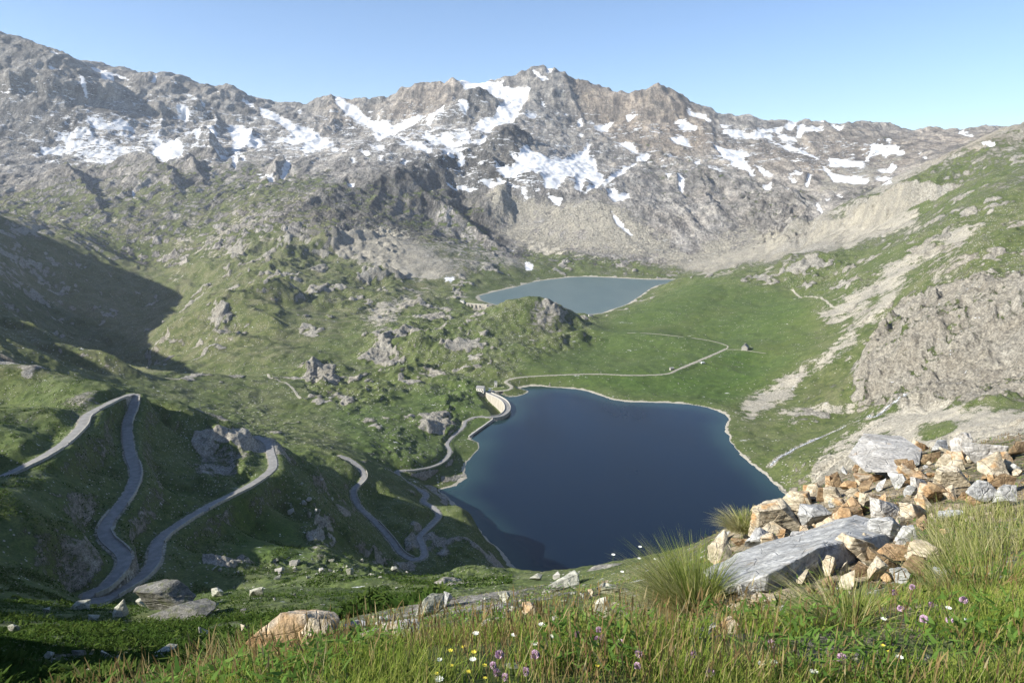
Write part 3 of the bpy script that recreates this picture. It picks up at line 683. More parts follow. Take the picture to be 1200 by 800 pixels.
d_b = carve(ROUTES['b'], 2.2, 4.0, .3)
d_c = carve(ROUTES['c'], 2.3, 7.0, .25)
d_t = carve(ROUTES['t'], 1.8, 5.0, .15)
d_road = np.minimum(np.minimum(d_a, d_b), d_c)

# hollow on the downstream side of the dam
def dam_hollow():
    global Z
    R_ = ROUTES['d']; n_ = len(R_)
    sl_ = np.nonzero((YS > 690) & (YS < 860))[0]; r0, r1 = sl_[0], sl_[-1]
    c0, c1 = np.searchsorted(US, -.09), np.searchsorted(US, .02)
    s = (slice(r0, r1), slice(c0, c1))
    best = np.full(Z[s].shape, 1e9); side = np.zeros(Z[s].shape); par = np.zeros(Z[s].shape)
    for i in range(n_ - 1):
        a, b = R_[i], R_[i + 1]; vx, vy = b.x - a.x, b.y - a.y
        t = np.clip(((X[s] - a.x) * vx + (Yg[s] - a.y) * vy) / (vx * vx + vy * vy + 1e-9), 0, 1)
        d = np.hypot(X[s] - a.x - t * vx, Yg[s] - a.y - t * vy)
        cr = vx * (Yg[s] - a.y) - vy * (X[s] - a.x)          # > 0: left of the heading, downstream
        u_ = d < best; best = np.where(u_, d, best); side = np.where(u_, cr, side); par = np.where(u_, (i + t) / (n_ - 1), par)
    deep = np.sin(np.pi * np.clip(par, 0, 1)) ** .6
    down = (side > 0) & (d_b[s] > 4) & (par > .02) & (par < .985)
    tgt = 1.5 - 11.0 * deep + np.maximum(best - 8, 0) * .62
    Z[s] = np.where(down, np.minimum(Z[s], tgt), Z[s])
    under = best < 3.1
    Z[s] = np.where(under, np.minimum(Z[s], 2.0), Z[s])
    onlake = (side <= 0) & (best < 16) & (best > 2) & (par > .05) & (par < .95)
    Z[s] = np.where(onlake, np.minimum(Z[s], -3.0), Z[s])
dam_hollow()

# footpaths worn into the turf, and the stream bed
def near_line(route):
    keepZ = globals()['Z'].copy()
    b = carve(route, .01, 12, 0)
    globals()['Z'] = keepZ
    return b
def drape(pts, step):
    q = catmull(pts, step)
    return q

def gz(x, y):
    """height of the ground"""
    u = x / y
    c = int(np.clip(np.searchsorted(US, u) - 1, 0, NC - 2)); r = int(np.clip(np.searchsorted(YS, y) - 1, 0, NR - 2))
    a = (u - US[c]) / (US[c + 1] - US[c]); b = (y - YS[r]) / (YS[r + 1] - YS[r])
    return float((Z[r, c] * (1 - a) + Z[r, c + 1] * a) * (1 - b) + (Z[r + 1, c] * (1 - a) + Z[r + 1, c + 1] * a) * b)
def hit(px, py, y0=1.5, y1=6000):
    """first point of the ground along a sight line"""
    u, t = survey(px, py)
    c = int(np.clip(np.searchsorted(US, u) - 1, 0, NC - 2)); a = (u - US[c]) / (US[c + 1] - US[c])
    col = Z[:, c] * (1 - a) + Z[:, c + 1] * a
    diff = col - (EYE + t * YS)
    idx = np.nonzero((diff >= 0) & (YS > y0) & (YS < y1))[0]
    if len(idx) == 0: return None
    r = int(idx[0])
    if r == 0: return None
    f = diff[r - 1] / (diff[r - 1] - diff[r] + 1e-12)
    Y = YS[r - 1] + f * (YS[r] - YS[r - 1])
    return Vector((u * Y, Y, EYE + t * Y))

CREEK_PX = [(1062,461),(1052,468),(1043,474),(1034,482),(1022,488),(1008,492),(992,498),(978,505),(962,512),(945,519),(930,526),(914,535),(903,545)]
CREEK = [h for h in (hit(px, py, 250, 900) for px, py in CREEK_PX) if h]
d_creek = near_line(catmull(CREEK, 3))
Z -= (1 - sstep(1.0, 4.0, d_creek)) * .7
d_pd, d_pe = near_line(catmull(PATH_D, 4)), near_line(catmull(PATH_E, 4))

# ------------------------------------------------------------------ the ground sheets
gx_ = np.gradient(Z, axis=1) / np.maximum(np.gradient(X, axis=1), 1e-6)
gy_ = np.gradient(Z, axis=0) / np.gradient(Yg, axis=0)
slope = np.sqrt(gx_ ** 2 + gy_ ** 2)
fineN = perlin(Xf / 9, Yf / 9, 81) * .5 + perlin(Xf / 33, Yf / 33, 82) * .6 + perlin(Xf / 120, Yf / 120, 83) * .6
g_attr = vG + (.28 + .3 * (vK > .05)) * fineN * (1 - near) - .8 * outc - sstep(np.where(Yg < 2000, .95, .62), np.where(Yg < 2000, 1.7, 1.15), slope) * np.where(Yg < 520, 1.1 * vR, .9) * (1 - near) * (1 - .4 * vL)
g_attr = np.where(Yg < 45, .75 + .3 * perlin(Xf / 3, Yf / 3, 84) - .55 * vR, g_attr)
roadside = 1 - sstep(2.3, 3.3, d_road + fineN * .5)
tr = np.maximum(1 - sstep(1.0, 2.4, d_pd), 1 - sstep(1.0, 2.2, d_pe))
vC = np.where(Yg < 48, 0, vC)
s_attr = np.maximum.reduce([vC + .6 * fineN * (vC > .04), shore_rim * 1.1, roadside * .62, tr * .9, (1 - sstep(2.5, 7, d_creek)) * .55])
sn_attr = np.clip(vS, 0, 1) * (Yg > 1500)
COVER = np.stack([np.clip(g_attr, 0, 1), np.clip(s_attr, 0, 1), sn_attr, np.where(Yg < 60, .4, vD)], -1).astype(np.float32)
TINT = np.stack([vL, vW, np.clip(shore_rim, 0, 1), np.clip(vR, 0, 1)], -1).astype(np.float32)
# ------------------------------------------------------------------ materials
class NT:
    """thin wrapper to write node trees as expressions"""
    def __init__(self, name):
        self.m = bpy.data.materials.new(name); self.m.use_nodes = True
        self.t = self.m.node_tree; self.n = self.t.nodes; self.l = self.t.links
        self.b = self.n['Principled BSDF']
        self.b.inputs['Specular IOR Level'].default_value = .25
        self.b.inputs['Roughness'].default_value = .9
    def put(self, sock, v):
        if hasattr(v, 'is_output'): self.l.new(v, sock)
        elif isinstance(v, (tuple, list)): sock.default_value = tuple(v) + ((1,) if len(v) == 3 and len(sock.default_value) == 4 else ())
        else: sock.default_value = v
    def math(self, op, a, b=0.0, c=None, clamp=False):
        n = self.n.new('ShaderNodeMath'); n.operation = op; n.use_clamp = clamp
        self.put(n.inputs[0], a); self.put(n.inputs[1], b)
        if c is not None: self.put(n.inputs[2], c)
        return n.outputs[0]
    def ramp(self, v, lo, hi, a=0.0, b=1.0):
        n = self.n.new('ShaderNodeMapRange'); n.interpolation_type = 'SMOOTHSTEP'
        for i, x in enumerate((v, lo, hi, a, b)): self.put(n.inputs[i], x)
        return n.outputs[0]
    def mix(self, f, a, b):
        n = self.n.new('ShaderNodeMix'); n.data_type = 'RGBA'
        self.put(n.inputs[0], f); self.put(n.inputs[6], a); self.put(n.inputs[7], b)
        return n.outputs[2]
    def mul(self, a, b, f=1.0):
        n = self.n.new('ShaderNodeMix'); n.data_type = 'RGBA'; n.blend_type = 'MULTIPLY'
        self.put(n.inputs[0], f); self.put(n.inputs[6], a); self.put(n.inputs[7], b)
        return n.outputs[2]
    def pos(self, obj=False):
        if obj: return self.n.new('ShaderNodeTexCoord').outputs['Object']
        return self.n.new('ShaderNodeNewGeometry').outputs['Position']
    def scale(self, v, s, rot=None):
        n = self.n.new('ShaderNodeMapping'); self.put(n.inputs['Vector'], v)
        n.inputs['Scale'].default_value = s if isinstance(s, tuple) else (s, s, s)
        if rot: n.inputs['Rotation'].default_value = rot
        return n.outputs[0]
    def noise(self, v, s, det=4, rough=.55, dist=0.0):
        n = self.n.new('ShaderNodeTexNoise'); self.put(n.inputs['Vector'], v)
        n.inputs['Scale'].default_value = s; n.inputs['Detail'].default_value = det
        n.inputs['Roughness'].default_value = rough; n.inputs['Distortion'].default_value = dist
        return n.outputs['Fac']
    def voro(self, v, s, feat='F1', out='Distance', rnd=1.0):
        n = self.n.new('ShaderNodeTexVoronoi'); self.put(n.inputs['Vector'], v)
        n.inputs['Scale'].default_value = s; n.feature = feat; n.inputs['Randomness'].default_value = rnd
        return n.outputs[out]
    def attr(self, name):
        n = self.n.new('ShaderNodeAttribute'); n.attribute_name = name
        return n
    def sep(self, c):
        n = self.n.new('ShaderNodeSeparateColor'); self.put(n.inputs[0], c); return n.outputs
    def bump(self, h, dist, strength=1.0, normal=None):
        n = self.n.new('ShaderNodeBump'); self.put(n.inputs['Height'], h)
        n.inputs['Distance'].default_value = dist; n.inputs['Strength'].default_value = strength
        if normal is not None: self.put(n.inputs['Normal'], normal)
        return n.outputs[0]
    def done(self, color, rough=None, normal=None):
        self.put(self.b.inputs['Base Color'], color)
        if rough is not None: self.put(self.b.inputs['Roughness'], rough)
        if normal is not None: self.put(self.b.inputs['Normal'], normal)
        return self.m

def ground_material(name, s, g0=(.15, .147, .138), g1=(.40, .39, .36), b0=(.15, .122, .092), b1=(.38, .32, .24), streak=0.0):
    """s: size in metres of the finest pattern that is worth having at this distance"""
    k = NT(name); p = k.pos()
    cov = k.attr('cover'); cr = k.sep(cov.outputs['Color']); tint = k.attr('tint'); tr_ = k.sep(tint.outputs['Color'])
    n1 = k.noise(p, 1 / s, 5, .62); n2 = k.noise(p, .23 / s, 5, .6); n3 = k.noise(p, .05 / s, 4, .6); n4 = k.noise(p, .012 / s, 3, .55)
    sp = k.scale(p, (1.0, .45, .8)); strat = k.noise(sp, .6 / s, 6, .68, .6)
    # bare rock: grey to brown gneiss, streaked and lichen-spotted
    greyr = k.mix(k.ramp(strat, .3, .7), g0, g1)
    brown = k.mix(k.ramp(strat, .3, .7), b0, b1)
    wf = k.math('ADD', tr_[1], k.math('MULTIPLY', k.math('SUBTRACT', n3, .5), .9), clamp=True)
    rock = k.mix(wf, greyr, brown)
    if streak:
        ch = k.noise(k.scale(p, (1, .2, .2)), .16 / s, 5, .7, .3)
        rock = k.mul(rock, k.mix(k.ramp(ch, .36, .62), (.5, .5, .51), (1.28, 1.26, 1.22)), streak)
        wv = k.noise(k.scale(p, (.3, .3, 1)), .12 / s, 4, .6, .5)
        rock = k.mul(rock, k.mix(k.ramp(wv, .36, .6), (.68, .68, .68), (1.12, 1.1, 1.08)), streak)
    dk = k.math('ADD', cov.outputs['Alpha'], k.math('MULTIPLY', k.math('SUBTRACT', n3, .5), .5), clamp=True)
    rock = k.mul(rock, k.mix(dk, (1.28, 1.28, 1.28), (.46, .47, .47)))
    rock = k.mul(rock, k.mix(k.ramp(n1, .3, .7), (.62, .62, .62), (1.2, 1.2, 1.2)))
    rock = k.mix(k.ramp(n2, .55, .75, 0, .3), rock, (.09, .105, .055))
    # scree
    st = k.voro(p, 1.3 / s, out='Color'); stc = k.sep(st)
    scree = k.mix(stc[0], (.24, .225, .185), (.46, .43, .36))
    scree = k.mul(scree, k.mix(k.ramp(n3, .3, .7), (.78, .78, .78), (1.12, 1.1, 1.05)))
    # turf
    dull = k.mix(k.ramp(n2, .3, .7), (.056, .076, .022), (.118, .130, .048))
    dull = k.mix(k.ramp(n3, .42, .7), dull, (.165, .155, .088))
    lush = k.mix(k.ramp(n2, .3, .72), (.045, .083, .016), (.078, .130, .024))
    lush = k.mix(k.ramp(n4, .45, .7, 0, .6), lush, (.105, .135, .035))
    turf = k.mix(k.math('ADD', tr_[0], k.math('MULTIPLY', k.math('SUBTRACT', n3, .5), .7), clamp=True), dull, lush)
    turf = k.mul(turf, k.mix(k.ramp(n1, .28, .72), (.6, .62, .6), (1.22, 1.2, 1.2)))
    # pale stones lying in the turf
    vd = k.voro(p, .55 / s); vsel = k.sep(k.voro(p, .55 / s, out='Color'))
    dens = k.math('MULTIPLY', k.ramp(tint.outputs['Alpha'], .02, .6, 0.10, .75), k.ramp(n3, .3, .62, .15, .7 if s == .6 else 1.2))
    stones = k.math('MULTIPLY', k.math('LESS_THAN', vsel[1], dens), k.ramp(vd, .34, .22))
    turf = k.mix(stones, turf, k.mix(vsel[2], (.22, .21, .18), (.42, .40, .34)))
    # cover fractions, frayed by the fine noise
    fr = k.math('ADD', k.math('MULTIPLY', k.math('SUBTRACT', n1, .5), 1.0), k.math('MULTIPLY', k.math('SUBTRACT', n2, .5), 1.1))
    gf = k.ramp(k.math('ADD', cr[0], fr), .36, .6)
    sf = k.ramp(k.math('ADD', cr[1], k.math('MULTIPLY', fr, 1.0)), .38, .6)
    sk = k.noise(k.scale(p, (.35, 1.0, 1.6), (0, 0, .5)), .16 / s, 4, .6)
    sk2 = k.noise(k.scale(p, (.5, 1.0, 1.8), (0, 0, -.3)), .5 / s, 4, .65)
    sk = k.math('ADD', k.math('MULTIPLY', sk, .6), k.math('MULTIPLY', sk2, .55))
    nf = k.ramp(k.math('ADD', k.math('ADD', cr[2], k.math('MULTIPLY', fr, .55)), k.math('MULTIPLY', k.math('SUBTRACT', sk, .575), 2.7)), .42, .54)
    c = k.mix(gf, rock, turf)
    c = k.mix(sf, c, scree)
    c = k.mix(k.ramp(k.math('ADD', tr_[2], k.math('MULTIPLY', fr, 1.0)), .4, .75), c, (.40, .37, .30))
    c = k.mix(nf, c, k.mix(k.ramp(n2, .35, .75), (.70, .71, .72), (.48, .48, .47)))
    rockness = k.math('MULTIPLY', k.math('SUBTRACT', 1.0, gf), k.math('SUBTRACT', 1.0, nf))
    h = k.math('ADD', k.math('MULTIPLY', n1, k.math('ADD', .35, rockness)), k.math('MULTIPLY', strat, k.math('MULTIPLY', rockness, 2.2)))
    h = k.math('ADD', h, k.math('MULTIPLY', stones, .6))
    h = k.math('ADD', h, k.math('MULTIPLY', stc[1], k.math('MULTIPLY', sf, .5)))
    h = k.math('MULTIPLY', h, k.math('SUBTRACT', 1.0, k.math('MULTIPLY', nf, .8)))
    return k.done(c, .95, k.bump(h, s * 1.1, .85))

M = {}
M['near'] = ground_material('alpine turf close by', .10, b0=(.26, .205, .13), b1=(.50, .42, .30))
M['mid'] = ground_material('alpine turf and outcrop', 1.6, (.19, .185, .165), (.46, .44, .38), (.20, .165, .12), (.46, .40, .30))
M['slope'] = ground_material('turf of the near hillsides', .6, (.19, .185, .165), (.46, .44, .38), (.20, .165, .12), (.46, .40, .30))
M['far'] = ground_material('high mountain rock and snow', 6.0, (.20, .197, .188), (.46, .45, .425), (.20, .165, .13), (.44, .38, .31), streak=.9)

k = NT('asphalt'); p = k.pos()
M['asphalt'] = k.done(k.mix(k.ramp(k.noise(p, .5, 5), .3, .7), (.19, .185, .175), (.27, .265, .25)), .9)
k = NT('gravel track'); p = k.pos()
M['track'] = k.done(k.mix(k.ramp(k.noise(p, .4, 5), .3, .7), (.24, .225, .18), (.38, .36, .29)), .95)
k = NT('dressed stone wall'); p = k.pos()
M['stonewall'] = k.done(k.mix(k.voro(p, 1.2, out='Distance'), (.44, .42, .36), (.24, .23, .19)), .95)
k = NT('dam concrete'); p = k.pos()
c = k.mix(k.ramp(k.noise(k.scale(p, (.5, .5, .06)), 1.0, 5, .6), .3, .7), (.27, .25, .205), (.42, .39, .33))
M['concrete'] = k.done(c, .9, k.bump(k.noise(p, .8, 4), .2, .4))
k = NT('pale concrete'); p = k.pos()
M['pale'] = k.done(k.mix(k.noise(p, .8, 4), (.36, .35, .31), (.50, .48, .44)), .85)

def water_mat(name, deep, shallow, lvl, rough, wave):
    k = NT(name); p = k.pos()
    d = k.attr('depth').outputs['Fac']
    c = k.mix(k.ramp(k.math('ADD', d, k.math('MULTIPLY', k.noise(p, .03, 4), .35)), 0.02, .75), shallow, deep)
    n = k.noise(k.scale(p, (1, .6, 1)), wave, 5, .65)
    k.b.inputs['IOR'].default_value = 1.33
    k.b.inputs['Specular IOR Level'].default_value = .45
    return k.done(c, k.ramp(k.noise(k.scale(p, (1, .35, 1)), .012, 4), .35, .7, rough, rough * (2.2 if rough < .15 else 1.15)), k.bump(n, .5, .12))
M['lake_dark'] = water_mat('deep blue lake water', (.0035, .010, .021), (.022, .05, .048), 0, .13, .7)
M['lake_teal'] = water_mat('milky teal lake water', (.085, .128, .128), (.11, .15, .14), 0, .34, .2)

# ------------------------------------------------------------------ ground sheets into the scene
def sheet(name, r0, r1, mat, label):
    n = r1 - r0
    V = np.stack([X[r0:r1], Yg[r0:r1], Z[r0:r1]], -1).reshape(-1, 3)
    i = np.arange(n * NC).reshape(n, NC)
    F = np.stack([i[:-1, :-1], i[:-1, 1:], i[1:, 1:], i[1:, :-1]], -1).reshape(-1, 4)
    o = np_mesh(name, V, F, mat, name != 'mountains', None, {'cover': COVER[r0:r1].reshape(-1, 4), 'tint': TINT[r0:r1].reshape(-1, 4)})
    return tag(o, label, None, None, 'structure')
R1, R2 = int(np.searchsorted(YS, 48)), int(np.searchsorted(YS, 2050))
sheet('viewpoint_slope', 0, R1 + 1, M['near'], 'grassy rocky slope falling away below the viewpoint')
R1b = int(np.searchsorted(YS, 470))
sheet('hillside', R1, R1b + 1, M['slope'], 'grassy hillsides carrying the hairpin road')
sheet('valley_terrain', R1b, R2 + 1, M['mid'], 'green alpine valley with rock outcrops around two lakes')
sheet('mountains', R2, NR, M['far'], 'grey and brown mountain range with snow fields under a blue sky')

def lake(name, poly, z, mat, label, grow, depth_m):
    c = Vector((sum(p.x for p in poly) / len(poly), sum(p.y for p in poly) / len(poly), z))
    # flat water sheet on a regular grid clipped to a little beyond the shore
    xs = [p.x for p in poly]; ys = [p.y for p in poly]
    st = (max(xs) - min(xs)) / 90
    gx = np.arange(min(xs) - grow, max(xs) + grow + st, st); gy = np.arange(min(ys) - grow, max(ys) + grow + st, st)
    GX, GY = np.meshgrid(gx, gy)
    px_, py_ = GX.ravel(), GY.ravel()
    best = np.full(px_.shape, 1e9); ins = np.zeros(px_.shape, bool)
    for i in range(len(poly)):
        a, b = poly[i], poly[(i + 1) % len(poly)]
        vx, vy = b.x - a.x, b.y - a.y
        t = np.clip(((px_ - a.x) * vx + (py_ - a.y) * vy) / (vx * vx + vy * vy + 1e-9), 0, 1)
        best = np.minimum(best, (px_ - a.x - t * vx) ** 2 + (py_ - a.y - t * vy) ** 2)
        if a.y != b.y: ins ^= ((a.y > py_) != (b.y > py_)) & (px_ < vx * (py_ - a.y) / (b.y - a.y) + a.x)
    sd = np.where(ins, -1, 1) * np.sqrt(best)
    okv = (sd < grow).reshape(GX.shape)
    idx = np.arange(len(px_)).reshape(GX.shape)
    q = okv[:-1, :-1] & okv[:-1, 1:] & okv[1:, 1:] & okv[1:, :-1]
    F = np.stack([idx[:-1, :-1][q], idx[:-1, 1:][q], idx[1:, 1:][q], idx[1:, :-1][q]], -1)
    V = np.stack([px_, py_, np.full(px_.shape, z)], -1)
    used = np.unique(F); remap = np.full(len(px_), -1); remap[used] = np.arange(len(used))
    dep = np.clip(-sd / depth_m, 0, 1)[used]
    col = np.stack([dep, dep, dep, np.ones_like(dep)], -1)
    o = np_mesh(name, V[used], remap[F], mat, True, None, {'depth': col})
    return tag(o, label, None, None, 'structure')
lake('near_lake', SHORE_1S, 0.0, M['lake_dark'], 'dark blue reservoir lake in the valley below', 7, 55)
lake('far_lake', SHORE_2S, -10.0, M['lake_teal'], 'grey teal reservoir lake behind the grassy knoll', 14, 60)

# ------------------------------------------------------------------ light and air
SUN_EL, SUN_AZ = math.radians(31), math.radians(-106)      # from the left and a little behind; azimuth from the view axis, clockwise
world = bpy.data.worlds.new('World'); scene.world = world; world.use_nodes = True
wn = world.node_tree
sky = wn.nodes.new('ShaderNodeTexSky'); sky.sky_type = 'NISHITA'; sky.sun_disc = False
sky.sun_elevation = SUN_EL; sky.sun_rotation = SUN_AZ; sky.altitude = 2500; sky.air_density = 1.0; sky.dust_density = .4; sky.ozone_density = 3.0
wn.links.new(sky.outputs[0], wn.nodes['Background'].inputs[0])
wn.nodes['Background'].inputs[1].default_value = .10
sd = bpy.data.lights.new('sun', 'SUN'); sd.energy = 5.0; sd.angle = math.radians(.53); sd.color = (1, .95, .86)
so = bpy.data.objects.new('sun', sd); COL.objects.link(so)
sdir = Vector((math.sin(SUN_AZ) * math.cos(SUN_EL), math.cos(SUN_AZ) * math.cos(SUN_EL), math.sin(SUN_EL)))
so.rotation_euler = sdir.to_track_quat('Z', 'Y').to_euler()
so.location = (-50, -20, EYE + 60)

def haze_box():
    x = 9200 * 5.2
    x0, x1, y0, y1, z0, z1 = -x, x, -30, 9300, float(Z.min()) - 1.0, max(float(Z.max()), EYE + 3) + 12
    V = [(a, b, c) for c in (z0, z1) for b in (y0, y1) for a in (x0, x1)]
    F = [(0, 2, 3, 1), (4, 5, 7, 6), (0, 1, 5, 4), (2, 6, 7, 3), (0, 4, 6, 2), (1, 3, 7, 5)]
    m = bpy.data.materials.new('mountain air'); m.use_nodes = True
    t = m.node_tree; t.nodes.remove(t.nodes['Principled BSDF'])
    v = t.nodes.new('ShaderNodeVolumePrincipled')
    v.inputs['Color'].default_value = (.82, .9, 1, 1); v.inputs['Density'].default_value = HAZE; v.inputs['Anisotropy'].default_value = .2
    t.links.new(v.outputs[0], t.nodes['Material Output'].inputs['Volume'])
    o = mesh_obj('haze', V, F, m)
    tag(o, 'thin bluish mountain air over the whole valley', None, None, 'stuff')
HAZE = 4.0e-5
haze_box()

vs = scene.view_settings
vs.view_transform = 'Standard'; vs.look = 'None'; vs.exposure = 1.0; vs.gamma = 1.0; vs.use_curve_mapping = False
cy = scene.cycles
cy.max_bounces = 5; cy.diffuse_bounces = 2; cy.glossy_bounces = 2; cy.transmission_bounces = 2; cy.volume_bounces = 0; cy.transparent_max_bounces = 4
cy.adaptive_threshold = .02
cy.use_denoising = True
# ------------------------------------------------------------------ roads
def frame_at(r, i):
    a, b = r[max(0, i - 1)], r[min(len(r) - 1, i + 1)]
    d = Vector((b.x - a.x, b.y - a.y, 0)).normalized()
    return d, Vector((d.y, -d.x, 0))                     # heading, right-hand side
def ribbon(name, route, half, mat, top=0.0, thick=.45, kind='structure', label=None, o0=None, o1=None):
    V, F = [], []
    l, r_ = (-half if o0 is None else o0), (half if o1 is None else o1)
    for i, p in enumerate(route):
        d, s = frame_at(route, i)
        for off, dz_ in ((l, -thick), (l, 0), ((l + r_) / 2, .04), (r_, 0), (r_, -thick)):
            V.append(p + s * off + Vector((0, 0, top + dz_)))
    for i in range(len(route) - 1):
        for j in range(4):
            a = i * 5 + j
            F.append((a, a + 5, a + 6, a + 1))
    o = mesh_obj(name, V, F, mat)
    if label: tag(o, label, None, None, kind)
    return o
ribbon('road', ROUTES['a'], 1.95, M['asphalt'], label='grey mountain road with two hairpins on the left hillside')
ribbon('road', ROUTES['b'], 1.6, M['asphalt'], label='grey mountain road winding down to the dam')
ribbon('road', ROUTES['c'], 1.7, M['track'], label='pale road running along the far shore of the near lake')
ribbon('gravel_track', ROUTES['t'], 1.0, M['track'], top=.02, label='pale gravel track across the green meadow')
def path_ribbon(name, pts, half, mat, label):
    r = catmull(pts, 3.0)
    V, F = [], []
    for i, p in enumerate(r):
        d, s = frame_at(r, i)
        for off in (-half, 0, half):
            q = p + s * off
            V.append((q.x, q.y, gz(q.x, q.y) + .12))
    for i in range(len(r) - 1):
        for j in range(2):
            a = i * 3 + j; F.append((a, a + 3, a + 4, a + 1))
    return tag(mesh_obj(name, V, F, mat, smooth=True), label, None, None, 'structure')
path_ribbon('footpath', PATH_D, 1.1, M['track'], 'thin trodden footpath crossing the meadow below the right hand slope')
path_ribbon('footpath', PATH_E, 1.0, M['track'], 'thin trodden footpath on the green hillside left of the lake')

def near_idx(route, px, py):
    best, bi = 1e18, 0
    for i, p in enumerate(route):
        qx, qy = reproject(p.x / p.y, (p.z - EYE) / p.y)
        d = (qx - px) ** 2 + (qy - py) ** 2
        if d < best: best, bi = d, i
    return bi
def wall_along(name, route, i0, i1, off, width, height, mat, label, cat='wall', group=None, sink=.7, parent=None, jitter=.05):
    V, F = [], []
    rr = random.Random(i0 * 7 + i1)
    for i in range(i0, i1 + 1):
        d, s = frame_at(route, i)
        p = route[i]
        h = height * (1 + rr.uniform(-jitter, jitter) * 2)
        for o_, z_ in ((off - width / 2, -sink), (off - width / 2 * .85, h), (off + width / 2 * .85, h), (off + width / 2, -sink)):
            V.append(p + s * (o_ + rr.uniform(-jitter, jitter) * .4) + Vector((0, 0, z_)))
    for i in range(i1 - i0):
        for j in range(3):
            a = i * 4 + j; F.append((a, a + 4, a + 5, a + 1))
    F.append((0, 1, 2, 3)); n = (i1 - i0) * 4; F.append((n + 3, n + 2, n + 1, n))
    o = mesh_obj(name, V, F, mat, parent)
    if label: tag(o, label, cat, group)
    return o
RA, RB = ROUTES['a'], ROUTES['b']
for px0, py0, px1, py1, route, side, lab in [
    (-40, 578, 66, 525, RA, 1, 'low pale stone wall edging the leftmost stretch of road'),
    (72, 520, 104, 490, RA, 1, 'low pale stone wall on the outside of the left bend'),
    (110, 481, 145, 465, RA, 1, 'low pale stone wall below the short road leading up to the upper hairpin'),
    (157, 466, 149, 498, RA, -1, 'low pale stone wall just below the upper hairpin'),
    (156, 540, 140, 592, RA, -1, 'low pale stone wall edging the middle of the long road leg'),
    (136, 596, 124, 618, RA, 1, 'short bright stone wall on the inner side of the left road bend'),
    (126, 620, 144, 648, RA, -1, 'low pale stone wall above the inner bend of the left road'),
    (142, 668, 106, 693, RA, -1, 'low pale stone wall inside the bottom hairpin'),
    (130, 699, 181, 655, RA, 1, 'low pale stone wall outside the bottom hairpin'),
    (184, 638, 230, 601, RA, 1, 'low pale stone wall edging the start of the long straight road'),
    (240, 595, 310, 558, RA, 1, 'low pale stone wall edging the end of the long straight road'),
    (424, 552, 418, 590, RB, -1, 'low pale stone wall on the inside of the lower road bend'),
    (440, 612, 484, 655, RB, -1, 'low pale stone wall edging the straight above the lowest hairpin'),
    (492, 628, 514, 604, RB, 1, 'low pale stone wall beside the S bend above the lake'),
    (474, 551, 524, 533, RB, 1, 'low pale stone wall edging the road on the green spur above the lake')]:
    i0, i1 = sorted((near_idx(route, px0, py0), near_idx(route, px1, py1)))
    wall_along('roadside_wall', route, i0, i1, side * 2.2, .5, .7, M['stonewall'], lab, group='low walls along the road')

# ------------------------------------------------------------------ the near dam: a curved wall with a road on top
DR = ROUTES['d']
nD = len(DR)
dam = empty('dam', DR[nD // 2] * 1.0)
tag(dam, 'curved pale concrete dam with a road on top closing the dark blue lake', 'dam')
base = Vector(dam.location)
def local(o, parent_loc):
    for v in o.data.vertices: v.co -= parent_loc
V, F = [], []
for i, p in enumerate(DR):
    d, s = frame_at(DR, i)
    # heading goes away from the camera; the lake is on the right-hand side, the downstream face on the left
    for off, z_ in ((-6.0, -17), (-3.2, p.z - 1.0), (-3.2, p.z - .12), (3.2, p.z - .12), (3.4, -14)):
        q = p + s * off; V.append((q.x, q.y, z_))
for i in range(nD - 1):
    for j in range(4):
        a = i * 5 + j; F.append((a, a + 5, a + 6, a + 1))
F.append((0, 1, 2, 3, 4)); e = (nD - 1) * 5; F.append((e + 4, e + 3, e + 2, e + 1, e))
o = mesh_obj('wall', V, F, M['concrete'], dam); local(o, base)
o = ribbon('roadway', DR, 2.5, M['asphalt'], top=.06, thick=.1); o.parent = dam; local(o, base)
for off in (-3.0, 3.0):
    o = wall_along('parapet', DR, 0, nD - 1, off, .4, 1.05, M['pale'], None, sink=.3, jitter=.0); o.parent = dam; local(o, base)

def box_bm(bm, c, s, rz=0.0):
    m = Matrix.Translation(c) @ Matrix.Rotation(rz, 4, 'Z') @ Matrix.Diagonal((s[0], s[1], s[2], 1))
    return bmesh.ops.create_cube(bm, size=1.0, matrix=m)['verts']
def bm_obj(name, bm, mat, parent=None, bevel=0.0):
    if bevel: bmesh.ops.bevel(bm, geom=bm.edges[:], offset=bevel, segments=1, affect='EDGES')
    bmesh.ops.recalc_face_normals(bm, faces=bm.faces[:])
    me = bpy.data.meshes.new(name); bm.to_mesh(me); bm.free(); me.materials.append(mat)
    o = bpy.data.objects.new(name, me); COL.objects.link(o)
    if parent is not None: o.parent = parent
    return o

# straight spillway wall
a, b = at_z(578, 491.5, 1.0), at_z(549.5, 512, 1.0)
dv = (b - a); L = dv.length; ang = math.atan2(dv.y, dv.x)
bm = bmesh.new(); box_bm(bm, (0, 0, -3.3), (L, .9, 8.6)); box_bm(bm, (0, 0, 1.15), (L + .3, 1.5, .3))
o = bm_obj('spillway_wall', bm, M['pale']); o.location = (a + b) / 2; o.rotation_euler.z = ang
tag(o, 'straight narrow pale wall along the water at the near end of the dam', 'wall')

